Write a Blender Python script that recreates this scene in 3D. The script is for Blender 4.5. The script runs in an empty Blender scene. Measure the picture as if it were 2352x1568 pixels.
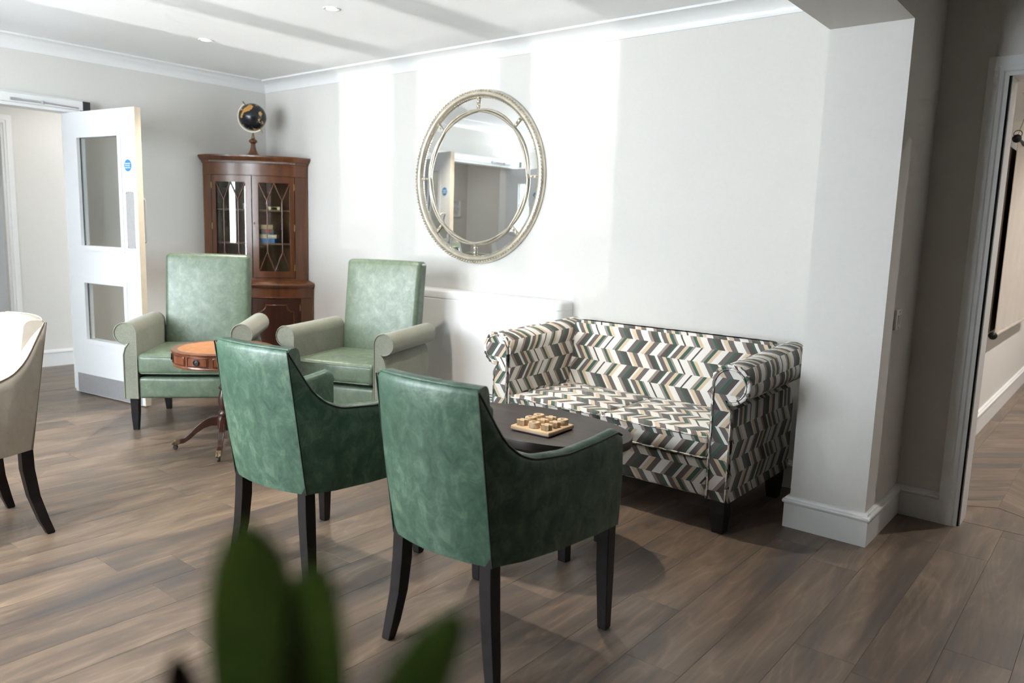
import bpy, bmesh, math, random
from mathutils import Vector, Matrix
random.seed(7)
S = bpy.context.scene
COL = S.collection
PI = math.pi

# ------------------------------------------------------------------ camera
CH = 1.26
yaw, pitch, roll, FPX = 0.6834, 0.1449, 0.0307, 1761.5
cy, sy = math.cos(yaw), math.sin(yaw)
f0, r0, u0 = Vector((-sy, cy, 0)), Vector((cy, sy, 0)), Vector((0, 0, 1))
fw = math.cos(pitch) * f0 - math.sin(pitch) * u0
up = math.cos(pitch) * u0 + math.sin(pitch) * f0
rt, uu = math.cos(roll) * r0 + math.sin(roll) * up, -math.sin(roll) * r0 + math.cos(roll) * up
cam = bpy.data.cameras.new('camera'); camo = bpy.data.objects.new('camera', cam); COL.objects.link(camo)
M = Matrix((rt, uu, -fw)).transposed().to_4x4(); M.translation = Vector((0, 0, CH)); camo.matrix_world = M
cam.sensor_width = 36.0; cam.lens = FPX / 2352 * 36.0; cam.clip_start = 0.05
cam.dof.use_dof = True; cam.dof.focus_distance = 3.2; cam.dof.aperture_fstop = 2.6
S.camera = camo

# ------------------------------------------------------------------ world, daylight, exposure
W = bpy.data.worlds.new('world'); S.world = W; W.use_nodes = True
bg = W.node_tree.nodes['Background']; bg.inputs[0].default_value = (0.86, 0.94, 1.0, 1); bg.inputs[1].default_value = 26.0
S.view_settings.view_transform = 'Standard'; S.view_settings.look = 'None'
S.view_settings.gamma = 1.0; S.view_settings.use_curve_mapping = False
S.view_settings.exposure = 0.14
cy_ = S.cycles; cy_.max_bounces = 8; cy_.diffuse_bounces = 5; cy_.glossy_bounces = 4; cy_.transmission_bounces = 4; cy_.transparent_max_bounces = 8; cy_.caustics_reflective = False; cy_.caustics_refractive = False; cy_.adaptive_threshold = 0.12; cy_.adaptive_min_samples = 12
YR = -0.9                                                   # the window wall behind the camera
WIN = [(-4.92, -4.29), (-4.06, -3.29), (-3.05, -2.40)]      # its three lights (x ranges)
WZ = (0.742, 2.25)
def sunlamp(elev, strength, angle, col=(1, 0.985, 0.96)):   # glare thrown up by the bright ground outside, coming in through the windows
    l = bpy.data.lights.new('ground_glare', 'SUN'); l.energy = strength; l.angle = math.radians(angle); l.color = col
    o = bpy.data.objects.new('ground_glare', l); COL.objects.link(o); o.location = (-3.6, -6, -0.5)
    d = Vector((0.0, math.cos(math.radians(elev)), math.sin(math.radians(elev))))
    o.rotation_euler = d.to_track_quat('-Z', 'Y').to_euler()
sunlamp(1.5, 0.36, 0.2)
sunlamp(6.0, 0.25, 0.6)
sunlamp(12.0, 0.6, 0.9)
sunlamp(20.0, 1.9, 1.2)
for x0, x1 in WIN:                                          # portals: they only guide the sky light through the openings
    l = bpy.data.lights.new('window_portal', 'AREA'); l.shape = 'RECTANGLE'; l.size = x1 - x0; l.size_y = WZ[1] - WZ[0]
    l.cycles.is_portal = True
    o = bpy.data.objects.new('window_portal', l); COL.objects.link(o)
    o.location = ((x0 + x1) / 2, YR - 0.06, (WZ[0] + WZ[1]) / 2); o.rotation_euler = (PI / 2, 0, 0)

# ------------------------------------------------------------------ materials
MATS = {}
def new_mat(name):
    m = bpy.data.materials.new(name); m.use_nodes = True
    nt = m.node_tree; b = nt.nodes['Principled BSDF']; MATS[name] = m
    return m, nt, b
def nd(nt, t, **kw):
    n = nt.nodes.new(t)
    for k, v in kw.items():
        if k in n.inputs.keys(): n.inputs[k].default_value = v
        else: setattr(n, k, v)
    return n
def lk(nt, a, b): nt.links.new(a, b)
def ramp(nt, fac, stops, interp='LINEAR'):
    r = nt.nodes.new('ShaderNodeValToRGB'); cr = r.color_ramp; cr.interpolation = interp
    while len(cr.elements) < len(stops): cr.elements.new(0.5)
    for e, (p, c) in zip(cr.elements, stops): e.position = p; e.color = (*c, 1)
    lk(nt, fac, r.inputs[0]); return r
def math_n(nt, op, a, b=None, c=None):
    n = nt.nodes.new('ShaderNodeMath'); n.operation = op
    for i, v in enumerate((a, b, c)):
        if v is None: continue
        if isinstance(v, (int, float)): n.inputs[i].default_value = v
        else: lk(nt, v, n.inputs[i])
    return n.outputs[0]
def mapping(nt, src, scale=(1, 1, 1), rot=(0, 0, 0)):
    mp = nt.nodes.new('ShaderNodeMapping'); mp.inputs['Scale'].default_value = scale; mp.inputs['Rotation'].default_value = rot
    lk(nt, src, mp.inputs[0]); return mp.outputs[0]
def noise(nt, vec, scale, detail=4, rough=0.55, dist=0.0):
    n = nd(nt, 'ShaderNodeTexNoise'); n.inputs['Scale'].default_value = scale; n.inputs['Detail'].default_value = detail
    n.inputs['Roughness'].default_value = rough; n.inputs['Distortion'].default_value = dist
    lk(nt, vec, n.inputs['Vector']); return n.outputs[0]
def bump(nt, b, h, strength, dist=0.01):
    bp = nd(nt, 'ShaderNodeBump'); bp.inputs['Strength'].default_value = strength; bp.inputs['Distance'].default_value = dist
    lk(nt, h, bp.inputs['Height']); lk(nt, bp.outputs[0], b.inputs['Normal'])
def objco(nt): return nd(nt, 'ShaderNodeTexCoord').outputs['Object']

def plain(name, col, rough=0.5, metal=0.0, var=0.04, nscale=30, bmp=0.0, spec=0.5):
    m, nt, b = new_mat(name); co = objco(nt)
    n = noise(nt, co, nscale, 3)
    lo = tuple(c * (1 - var) for c in col); hi = tuple(min(1, c * (1 + var)) for c in col)
    lk(nt, ramp(nt, n, [(0.3, lo), (0.7, hi)]).outputs[0], b.inputs['Base Color'])
    b.inputs['Roughness'].default_value = rough; b.inputs['Metallic'].default_value = metal
    b.inputs['Specular IOR Level'].default_value = spec
    if bmp: bump(nt, b, n, bmp, 0.002)
    return m
plain('wall_paint', (0.655, 0.64, 0.61), 0.85, var=0.012, nscale=60, bmp=0.03, spec=0.2)
plain('ceiling_paint', (0.86, 0.87, 0.87), 0.9, var=0.01, nscale=60, spec=0.2)
plain('white_paint', (0.76, 0.765, 0.76), 0.38, var=0.01)
plain('door_white', (0.64, 0.655, 0.67), 0.42, var=0.01)
plain('lipping', (0.78, 0.66, 0.52), 0.5, var=0.06, nscale=12)
plain('steel', (0.60, 0.60, 0.61), 0.35, 0.55)
plain('dull_steel', (0.42, 0.42, 0.43), 0.55, 0.6)
plain('brass', (0.55, 0.40, 0.17), 0.35, 1.0, var=0.15)
plain('dark_brass', (0.22, 0.17, 0.10), 0.4, 0.9, var=0.25)
plain('black_plastic', (0.02, 0.022, 0.026), 0.45)
plain('black_wood', (0.010, 0.009, 0.010), 0.45, var=0.3, nscale=20, spec=0.25)
plain('brown_black_wood', (0.012, 0.009, 0.009), 0.45, var=0.3, nscale=20, spec=0.25)
plain('silver_leaf', (0.66, 0.61, 0.51), 0.30, 0.85, var=0.12, nscale=18)
plain('plastic_white', (0.80, 0.80, 0.78), 0.35, var=0.01)
plain('radiator_white', (0.80, 0.81, 0.82), 0.45, var=0.008)
plain('gap_shadow', (0.11, 0.085, 0.065), 0.6, var=0.1)  # dark colour for the shadow between hanging and wall
plain('sign_blue', (0.045, 0.21, 0.43), 0.45)
plain('sign_text', (0.85, 0.9, 0.95), 0.5)
plain('picture_print', (0.62, 0.66, 0.68), 0.6, var=0.25, nscale=25)
plain('string', (0.50, 0.36, 0.18), 0.8)
plain('rubber', (0.03, 0.03, 0.03), 0.6)
plain('felt_blue', (0.03, 0.04, 0.14), 0.9)
plain('box_white', (0.75, 0.73, 0.68), 0.7)
plain('box_tan', (0.50, 0.34, 0.18), 0.7, var=0.1)
plain('box_dark', (0.05, 0.06, 0.055), 0.5, var=0.3)
plain('box_red', (0.42, 0.05, 0.03), 0.6, var=0.2)
plain('box_blue', (0.05, 0.18, 0.42), 0.6, var=0.2)
plain('box_stripe', (0.60, 0.50, 0.35), 0.6, var=0.3, nscale=60)
plain('globe_ivory', (0.80, 0.70, 0.52), 0.35, var=0.05)
plain('pot_ceramic', (0.45, 0.42, 0.38), 0.4)
plain('soil', (0.03, 0.02, 0.013), 0.95, var=0.4)
plain('leaf_brown', (0.035, 0.022, 0.016), 0.7, var=0.3)
plain('threshold', (0.20, 0.185, 0.17), 0.45, var=0.05)
plain('gap_black', (0.012, 0.014, 0.018), 0.8)

def mat_mirror():
    m, nt, b = new_mat('mirror_glass'); b.inputs['Metallic'].default_value = 1; b.inputs['Roughness'].default_value = 0.004
    b.inputs['Base Color'].default_value = (0.86, 0.88, 0.87, 1)
mat_mirror()
def mat_glass():
    m, nt, b = new_mat('pane_glass'); nt.nodes.remove(b)
    out = nt.nodes['Material Output']
    tr = nd(nt, 'ShaderNodeBsdfTransparent'); tr.inputs[0].default_value = (0.93, 0.95, 0.94, 1)
    gl = nd(nt, 'ShaderNodeBsdfGlossy'); gl.inputs['Roughness'].default_value = 0.01
    lw = nd(nt, 'ShaderNodeLayerWeight'); lw.inputs[0].default_value = 0.5
    fr = math_n(nt, 'ADD', math_n(nt, 'MULTIPLY', math_n(nt, 'POWER', lw.outputs['Facing'], 4.0), 0.8), 0.06)
    mx = nd(nt, 'ShaderNodeMixShader'); lk(nt, fr, mx.inputs[0]); lk(nt, tr.outputs[0], mx.inputs[1]); lk(nt, gl.outputs[0], mx.inputs[2])
    lk(nt, mx.outputs[0], out.inputs[0])
mat_glass()
def mat_emit(name, col, s):
    m, nt, b = new_mat(name); b.inputs['Base Color'].default_value = (*col, 1)
    b.inputs['Emission Color'].default_value = (*col, 1); b.inputs['Emission Strength'].default_value = s
mat_emit('led_lens', (1.0, 0.93, 0.82), 9.0)

def mat_plank():
    m, nt, b = new_mat('oak_plank'); co = objco(nt)
    oi = nd(nt, 'ShaderNodeObjectInfo'); rnd = oi.outputs['Random']
    off = nd(nt, 'ShaderNodeVectorMath', operation='SCALE'); off.inputs[0].default_value = (31.0, 57.0, 13.0); lk(nt, rnd, off.inputs['Scale'])
    ad = nd(nt, 'ShaderNodeVectorMath', operation='ADD'); lk(nt, co, ad.inputs[0]); lk(nt, off.outputs[0], ad.inputs[1])
    v = ad.outputs[0]
    broad = noise(nt, mapping(nt, v, (6.0, 1.0, 1)), 1.0, 4, 0.62, 0.8)
    fine = noise(nt, mapping(nt, v, (150, 5.0, 1)), 1.0, 4, 0.7)
    mid = noise(nt, mapping(nt, v, (30, 1.6, 1)), 1.0, 4, 0.65, 0.4)
    rings = noise(nt, mapping(nt, v, (4.5, 0.8, 1)), 1.0, 2.0, 0.5, 0.2)
    rg = math_n(nt, 'PINGPONG', math_n(nt, 'MULTIPLY', rings, 34.0), 1.0)
    zone = ramp(nt, broad, [(0.42, (0, 0, 0)), (0.6, (1, 1, 1))]).outputs[0]
    rg = math_n(nt, 'MULTIPLY', math_n(nt, 'MULTIPLY', math_n(nt, 'POWER', rg, 4.0), 0.10), zone)
    t = math_n(nt, 'ADD', math_n(nt, 'MULTIPLY', broad, 0.62), math_n(nt, 'ADD', math_n(nt, 'MULTIPLY', fine, 0.22), math_n(nt, 'MULTIPLY', mid, 0.24)))
    t = math_n(nt, 'ADD', t, rg)
    t = math_n(nt, 'ADD', t, math_n(nt, 'MULTIPLY', rnd, 0.05))
    c = ramp(nt, t, [(0.40, (0.070, 0.061, 0.058)), (0.53, (0.122, 0.090, 0.068)), (0.65, (0.190, 0.136, 0.096)), (0.82, (0.27, 0.20, 0.148))])
    lk(nt, c.outputs[0], b.inputs['Base Color'])
    b.inputs['Roughness'].default_value = 0.40
    rr = ramp(nt, fine, [(0.3, (0.30,) * 3), (0.7, (0.42,) * 3)]); lk(nt, rr.outputs[0], b.inputs['Roughness'])
    bump(nt, b, fine, 0.12, 0.002)
mat_plank()

def mat_leather(name, dark, mid, light, rough=0.38, vein=1.0, bmp=0.2):
    m, nt, b = new_mat(name); co = objco(nt)
    n0 = noise(nt, co, 4.0, 3, 0.5, 0.3)
    n1 = noise(nt, mapping(nt, co, (1, 1, 0.75)), 21.0, 7, 0.72, 0.6)
    wv = nd(nt, 'ShaderNodeTexVoronoi', feature='DISTANCE_TO_EDGE'); wv.inputs['Scale'].default_value = 42.0
    dn = nd(nt, 'ShaderNodeTexNoise'); dn.inputs['Scale'].default_value = 9.0; dn.inputs['Detail'].default_value = 5.0; lk(nt, co, dn.inputs['Vector'])
    mxv = nd(nt, 'ShaderNodeMix', data_type='VECTOR'); mxv.inputs[0].default_value = 0.22; lk(nt, co, mxv.inputs[4]); lk(nt, dn.outputs[1], mxv.inputs[5]); lk(nt, mxv.outputs[1], wv.inputs['Vector'])
    crack = ramp(nt, wv.outputs['Distance'], [(0.0, (1, 1, 1)), (0.16, (0, 0, 0))]).outputs[0]
    patch = ramp(nt, n0, [(0.42, (0, 0, 0)), (0.62, (1, 1, 1))]).outputs[0]
    streak = math_n(nt, 'MULTIPLY', math_n(nt, 'MULTIPLY', crack, patch), 0.13 * vein)
    t = math_n(nt, 'ADD', math_n(nt, 'ADD', math_n(nt, 'MULTIPLY', n1, 0.8), math_n(nt, 'MULTIPLY', n0, 0.2)), streak)
    c = ramp(nt, t, [(0.34, dark), (0.52, mid), (0.74, light)])
    lk(nt, c.outputs[0], b.inputs['Base Color'])
    rr = ramp(nt, n1, [(0.35, (rough + .06,) * 3), (0.65, (rough - .05,) * 3)]); lk(nt, rr.outputs[0], b.inputs['Roughness'])
    fine = noise(nt, co, 260.0, 2)
    h = math_n(nt, 'ADD', math_n(nt, 'MULTIPLY', crack, -0.5 * vein), math_n(nt, 'ADD', math_n(nt, 'MULTIPLY', n1, 0.7), math_n(nt, 'MULTIPLY', fine, 0.15)))
    bump(nt, b, h, bmp, 0.003)
mat_leather('green_leather', (0.028, 0.066, 0.043), (0.058, 0.118, 0.078), (0.165, 0.240, 0.172), vein=0.35)
mat_leather('sage_leather', (0.072, 0.108, 0.070), (0.110, 0.150, 0.102), (0.185, 0.225, 0.165), 0.33, 0.35)
mat_leather('green_seam_shaded', (0.012, 0.026, 0.018), (0.018, 0.036, 0.025), (0.03, 0.05, 0.035), 0.45, 0.2, 0.05)  # the chair leather darkened: crease shade put into the piping colour
mat_leather('cream_leather', (0.41, 0.355, 0.295), (0.46, 0.405, 0.34), (0.51, 0.46, 0.39), 0.42, 0.1, 0.06)
mat_leather('cream_seam_shaded', (0.20, 0.16, 0.12), (0.22, 0.18, 0.14), (0.24, 0.20, 0.16), 0.5, 0.1, 0.05)  # cream leather darkened likewise, crease shade as colour
mat_leather('tan_top', (0.36, 0.135, 0.045), (0.44, 0.175, 0.065), (0.50, 0.21, 0.085), 0.4, 0.1, 0.06)

def mat_weave(name, c0, c1):
    m, nt, b = new_mat(name); co = objco(nt)
    a = noise(nt, mapping(nt, co, (260, 260, 260)), 1.0, 2); n = noise(nt, co, 6.0, 3)
    t = math_n(nt, 'ADD', math_n(nt, 'MULTIPLY', a, 0.7), math_n(nt, 'MULTIPLY', n, 0.3))
    lk(nt, ramp(nt, t, [(0.35, c0), (0.65, c1)]).outputs[0], b.inputs['Base Color'])
    b.inputs['Roughness'].default_value = 0.85; b.inputs['Sheen Weight'].default_value = 0.25
    bump(nt, b, a, 0.2, 0.001)
mat_weave('sage_fabric', (0.135, 0.145, 0.108), (0.225, 0.23, 0.178))
mat_weave('banner_canvas', (0.36, 0.31, 0.255), (0.48, 0.42, 0.35))

def mat_wood(name, dark, mid, light, rough=0.3, axis=2, coat=0.3):
    m, nt, b = new_mat(name); co = objco(nt)
    sc = [26, 26, 26]; sc[axis] = 1.8
    n = noise(nt, mapping(nt, co, tuple(sc)), 1.0, 5, 0.6, 0.5); n2 = noise(nt, co, 3.0, 2)
    t = math_n(nt, 'ADD', math_n(nt, 'MULTIPLY', n, 0.75), math_n(nt, 'MULTIPLY', n2, 0.25))
    lk(nt, ramp(nt, t, [(0.32, dark), (0.5, mid), (0.7, light)]).outputs[0], b.inputs['Base Color'])
    b.inputs['Roughness'].default_value = rough; b.inputs['Coat Weight'].default_value = coat; b.inputs['Coat Roughness'].default_value = 0.18
mat_wood('mahogany', (0.060, 0.018, 0.006), (0.112, 0.036, 0.011), (0.180, 0.066, 0.021))
mat_wood('mahogany_dark', (0.024, 0.008, 0.005), (0.042, 0.013, 0.007), (0.065, 0.021, 0.011))
mat_wood('mahogany_red', (0.10, 0.026, 0.009), (0.18, 0.050, 0.016), (0.27, 0.085, 0.028))
mat_wood('cabinet_inside', (0.12, 0.055, 0.022), (0.19, 0.095, 0.042), (0.27, 0.145, 0.07), 0.5, 2, 0.0)
mat_wood('wenge_top', (0.016, 0.011, 0.009), (0.030, 0.021, 0.017), (0.058, 0.040, 0.030), 0.45, 0, 0.0)
mat_wood('pale_wood', (0.50, 0.33, 0.17), (0.62, 0.43, 0.245), (0.70, 0.52, 0.32), 0.55, 0, 0.0)

def mat_chevron():
    m, nt, b = new_mat('chevron_fabric')
    uv = nd(nt, 'ShaderNodeTexCoord').outputs['UV']
    sp = nd(nt, 'ShaderNodeSeparateXYZ'); lk(nt, uv, sp.inputs[0]); u, v = sp.outputs[0], sp.outputs[1]
    ROW, AMP, PER = 0.070, 0.050, 0.52
    r = math_n(nt, 'DIVIDE', v, ROW)
    row = math_n(nt, 'FLOOR', r)
    tri = math_n(nt, 'PINGPONG', r, 1.0)
    # the zigzag is continuous; the stripe sequence jumps from row to row
    hsh = nd(nt, 'ShaderNodeTexWhiteNoise', noise_dimensions='1D'); lk(nt, row, hsh.inputs['W'])
    jump = hsh.outputs[0]
    x = math_n(nt, 'ADD', math_n(nt, 'DIVIDE', math_n(nt, 'ADD', u, math_n(nt, 'MULTIPLY', tri, AMP)), PER), jump)
    fr = math_n(nt, 'FRACT', math_n(nt, 'ADD', x, 20.0))
    Wh, Cr, Ta, Gy, Gn, Dk = (0.72, 0.70, 0.66), (0.60, 0.47, 0.33), (0.27, 0.225, 0.20), (0.125, 0.108, 0.105), (0.038, 0.095, 0.068), (0.068, 0.055, 0.052)
    seq = [(Wh, .085), (Ta, .03), (Gn, .035), (Cr, .04), (Wh, .07), (Gy, .06), (Gn, .03), (Dk, .05), (Wh, .025), (Cr, .045), (Gy, .06), (Wh, .08),
           (Ta, .035), (Dk, .055), (Gn, .03), (Wh, .03), (Gy, .055), (Cr, .04), (Gn, .04), (Ta, .025), (Wh, .06), (Dk, .02)]
    tot = sum(w for _, w in seq); p = 0; st = []
    for c, w in seq: st.append((p / tot, c)); p += w
    c = ramp(nt, fr, st, 'CONSTANT')
    wv = noise(nt, mapping(nt, uv, (500, 500, 1)), 1.0, 2)
    mx = nd(nt, 'ShaderNodeMix', data_type='RGBA', blend_type='MULTIPLY'); mx.inputs[0].default_value = 0.45
    lk(nt, c.outputs[0], mx.inputs[6]); lk(nt, ramp(nt, wv, [(0.3, (0.55,) * 3), (0.7, (1.0,) * 3)]).outputs[0], mx.inputs[7])
    lk(nt, mx.outputs[2], b.inputs['Base Color'])
    b.inputs['Roughness'].default_value = 0.8; b.inputs['Sheen Weight'].default_value = 0.15
    bump(nt, b, wv, 0.15, 0.001)
mat_chevron()

def mat_cork():
    m, nt, b = new_mat('speckled_wood'); co = objco(nt)
    n = noise(nt, co, 55.0, 3); v = nd(nt, 'ShaderNodeTexVoronoi'); v.inputs['Scale'].default_value = 130.0; lk(nt, co, v.inputs['Vector'])
    base = ramp(nt, n, [(0.3, (0.50, 0.34, 0.19)), (0.7, (0.68, 0.52, 0.34))])
    sp = ramp(nt, v.outputs['Distance'], [(0.12, (0.25, 0.13, 0.06)), (0.22, (1, 1, 1))])
    mx = nd(nt, 'ShaderNodeMix', data_type='RGBA', blend_type='MULTIPLY'); mx.inputs[0].default_value = 0.8
    lk(nt, base.outputs[0], mx.inputs[6]); lk(nt, sp.outputs[0], mx.inputs[7]); lk(nt, mx.outputs[2], b.inputs['Base Color'])
    b.inputs['Roughness'].default_value = 0.6
mat_cork()

def mat_globe():
    m, nt, b = new_mat('globe_map'); co = objco(nt)
    n = noise(nt, mapping(nt, co, (1, 1, 1)), 9.5, 5, 0.55, 0.3)
    land = ramp(nt, n, [(0.555, (0.010, 0.012, 0.016)), (0.57, (0.55, 0.33, 0.10)), (0.66, (0.60, 0.22, 0.05))])
    sp = noise(nt, co, 140, 2)
    mx = nd(nt, 'ShaderNodeMix', data_type='RGBA', blend_type='ADD'); mx.inputs[0].default_value = 0.35
    lk(nt, land.outputs[0], mx.inputs[6]); lk(nt, ramp(nt, sp, [(0.66, (0, 0, 0)), (0.72, (0.5, 0.5, 0.5))]).outputs[0], mx.inputs[7])
    lk(nt, mx.outputs[2], b.inputs['Base Color']); b.inputs['Roughness'].default_value = 0.22
mat_globe()
def mat_leaf():
    m, nt, b = new_mat('leaf_green'); co = objco(nt)
    n = noise(nt, co, 18, 3)
    c = ramp(nt, n, [(0.35, (0.20, 0.275, 0.100)), (0.65, (0.27, 0.355, 0.14))]).outputs[0]
    lk(nt, c, b.inputs['Base Color']); b.inputs['Roughness'].default_value = 0.4
    tl = nd(nt, 'ShaderNodeBsdfTranslucent'); lk(nt, c, tl.inputs[0])
    mx = nd(nt, 'ShaderNodeMixShader'); mx.inputs[0].default_value = 0.62; lk(nt, b.outputs[0], mx.inputs[1]); lk(nt, tl.outputs[0], mx.inputs[2])
    lk(nt, mx.outputs[0], nt.nodes['Material Output'].inputs[0])
mat_leaf()

# ------------------------------------------------------------------ mesh helpers
class MB:
    def __init__(s): s.v = []; s.f = []; s.uv = {}
    def add(s, vs, fs, uvs=None):
        o = len(s.v); s.v += [tuple(v) for v in vs]
        for i, f in enumerate(fs):
            if uvs: s.uv[len(s.f)] = [uvs[j] for j in f]
            s.f.append([o + j for j in f])
        return s
    def box(s, a, b):
        x0, y0, z0 = a; x1, y1, z1 = b
        return s.add([(x0, y0, z0), (x1, y0, z0), (x1, y1, z0), (x0, y1, z0), (x0, y0, z1), (x1, y0, z1), (x1, y1, z1), (x0, y1, z1)],
                     [(0, 3, 2, 1), (4, 5, 6, 7), (0, 1, 5, 4), (1, 2, 6, 5), (2, 3, 7, 6), (3, 0, 4, 7)])
    def lathe(s, prof, n=24, c=(0, 0, 0)):
        k = len(prof); vs = []
        for i in range(n):
            a = 2 * PI * i / n
            vs += [(c[0] + r * math.cos(a), c[1] + r * math.sin(a), c[2] + z) for r, z in prof]
        fs = [(i * k + j, ((i + 1) % n) * k + j, ((i + 1) % n) * k + j + 1, i * k + j + 1) for i in range(n) for j in range(k - 1)]
        s.add(vs, fs)
        o = len(s.v) - n * k
        if prof[0][0] > 1e-5: s.f.append([o + i * k for i in range(n)][::-1])
        if prof[-1][0] > 1e-5: s.f.append([o + i * k + k - 1 for i in range(n)])
        return s
    def ringlathe(s, prof, n=64):                               # closed profile, a ring round local Z
        k = len(prof); vs = []
        for i in range(n):
            a = 2 * PI * i / n; vs += [(r * math.cos(a), r * math.sin(a), z) for r, z in prof]
        return s.add(vs, [(i * k + j, ((i + 1) % n) * k + j, ((i + 1) % n) * k + (j + 1) % k, i * k + (j + 1) % k) for i in range(n) for j in range(k)])
    def tube(s, path, r, n=8, closed=False, flat=None):
        P = [Vector(p) for p in path]; m = len(P); vs = []
        rad = r if callable(r) else (lambda t: r)
        T = []
        for i in range(m):
            a = P[(i - 1) % m] if closed or i else P[i]; b = P[(i + 1) % m] if closed or i < m - 1 else P[i]
            T.append((b - a).normalized())
        ref = Vector((0, 0, 1)) if abs(T[0].z) < 0.9 else Vector((1, 0, 0))
        N = (ref - T[0] * ref.dot(T[0])).normalized()
        for i in range(m):
            N = (N - T[i] * N.dot(T[i])).normalized(); B = T[i].cross(N)
            rr = rad(i / max(1, m - 1))
            for j in range(n):
                a = 2 * PI * j / n; vs.append(P[i] + (N * math.cos(a) + B * math.sin(a)) * rr)
        fs = [(i * n + j, i * n + (j + 1) % n, ((i + 1) % m) * n + (j + 1) % n, ((i + 1) % m) * n + j) for i in range(m if closed else m - 1) for j in range(n)]
        if not closed: fs += [tuple(range(n))[::-1], tuple((m - 1) * n + j for j in range(n))]
        return s.add(vs, fs)
    def post(s, secs):                                          # secs: (x, y, z, half_x, half_y)
        vs = []
        for x, y, z, hx, hy in secs: vs += [(x - hx, y - hy, z), (x + hx, y - hy, z), (x + hx, y + hy, z), (x - hx, y + hy, z)]
        fs = [(i * 4 + j, i * 4 + (j + 1) % 4, i * 4 + 4 + (j + 1) % 4, i * 4 + 4 + j) for i in range(len(secs) - 1) for j in range(4)]
        n = len(secs); fs += [(3, 2, 1, 0), tuple(4 * n - 4 + j for j in range(4))]
        return s.add(vs, fs)
    def prism(s, poly, fn, h0, h1):                             # poly of (p, q) extruded h0..h1 through fn(p, q, h)
        n = len(poly)
        return s.add([fn(p, q, h0) for p, q in poly] + [fn(p, q, h1) for p, q in poly],
                     [tuple(range(n))[::-1], tuple(range(n, 2 * n))] + [(i, (i + 1) % n, n + (i + 1) % n, n + i) for i in range(n)])
    def sweep(s, path, prof, fn, closed=False):                 # path (p, q) in a plane, profile (d to the left of travel, h); mitred
        m = len(path); k = len(prof); vs = []
        for i in range(m):
            def nrm(a, b):
                dx, dy = b[0] - a[0], b[1] - a[1]; l = math.hypot(dx, dy); return (-dy / l, dx / l)
            n1 = nrm(path[i - 1], path[i]) if (i or closed) else None
            n2 = nrm(path[i], path[(i + 1) % m]) if (i < m - 1 or closed) else None
            if n1 is None: n1 = n2
            if n2 is None: n2 = n1
            q = 1 + n1[0] * n2[0] + n1[1] * n2[1]; nx, ny = (n1[0] + n2[0]) / q, (n1[1] + n2[1]) / q
            vs += [fn(path[i][0] + nx * d, path[i][1] + ny * d, h) for d, h in prof]
        fs = [(i * k + j, ((i + 1) % m) * k + j, ((i + 1) % m) * k + (j + 1) % k, i * k + (j + 1) % k) for i in range(m if closed else m - 1) for j in range(k)]
        if not closed: fs += [tuple(range(k)), tuple((m - 1) * k + j for j in range(k))[::-1]]
        return s.add(vs, fs)
    def rbox(s, c, size, r, n=5, puff=(0, 0, 0), taper=None):    # rounded box, optionally swelling
        hx, hy, hz = (d / 2 for d in size); r = min(r, hx, hy, hz)
        def axis(h):
            core = h - r
            e = [-h + r * (1 - math.cos(PI / 2 * i / n)) for i in range(n)]
            mid = [-core + 2 * core * i / 8 for i in range(9)]
            return e + mid + [-x for x in e[::-1]]
        A = [axis(h) for h in (hx, hy, hz)]; idx = {}; vs = []; fs = []
        def vert(p):
            key = tuple(round(x, 6) for x in p)
            if key in idx: return idx[key]
            cl = Vector((max(-hx + r, min(hx - r, p[0])), max(-hy + r, min(hy - r, p[1])), max(-hz + r, min(hz - r, p[2]))))
            d = Vector(p) - cl; q = cl + (d.normalized() * r if d.length > 1e-9 else d)
            fx, fy, fz = q.x / hx, q.y / hy, q.z / hz
            q = Vector((q.x + puff[0] * fx * (1 - fy * fy) * (1 - fz * fz), q.y + puff[1] * fy * (1 - fx * fx) * (1 - fz * fz), q.z + puff[2] * fz * (1 - fx * fx) * (1 - fy * fy)))
            if taper: q = Vector(taper(*q))
            idx[key] = len(vs); vs.append((q.x + c[0], q.y + c[1], q.z + c[2])); return idx[key]
        for ax in range(3):
            b_, c_ = (ax + 1) % 3, (ax + 2) % 3
            for sg, h in ((-1, (hx, hy, hz)[ax]), (1, (hx, hy, hz)[ax])):
                for i in range(len(A[b_]) - 1):
                    for j in range(len(A[c_]) - 1):
                        q = []
                        for di, dj in ((0, 0), (1, 0), (1, 1), (0, 1)):
                            p = [0, 0, 0]; p[ax] = sg * h; p[b_] = A[b_][i + di]; p[c_] = A[c_][j + dj]; q.append(vert(p))
                        fs.append(tuple(q) if sg > 0 else tuple(q[::-1]))
        return s.add(vs, fs)
    def mesh(s, name, mat, smooth=None, bevel=0, uvbox=False, uvoff=(0, 0), seg=2):
        me = bpy.data.meshes.new(name); me.from_pydata(s.v, [], s.f)
        bm = bmesh.new(); bm.from_mesh(me); bmesh.ops.recalc_face_normals(bm, faces=bm.faces)
        if bevel: bmesh.ops.bevel(bm, geom=[e for e in bm.edges if len(e.link_faces) == 2 and e.calc_face_angle(0) > 0.6], offset=bevel, segments=seg, affect='EDGES', profile=0.5)
        bm.to_mesh(me); bm.free()
        if uvbox or s.uv:
            L = me.uv_layers.new(name='UVMap').data
            for p in me.polygons:
                n = p.normal; ax = max(range(3), key=lambda i: abs(n[i]))
                given = s.uv.get(p.index) if not bevel else None
                for k, li in enumerate(p.loop_indices):
                    co = me.vertices[me.loops[li].vertex_index].co
                    if given:
                        vi = me.loops[li].vertex_index; L[li].uv = given[s.f[p.index].index(vi)]
                    else:
                        L[li].uv = ((co.y, co.z), (co.x, co.z), (co.x, co.y))[ax]
                    L[li].uv = (L[li].uv[0] + uvoff[0], L[li].uv[1] + uvoff[1])
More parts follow.
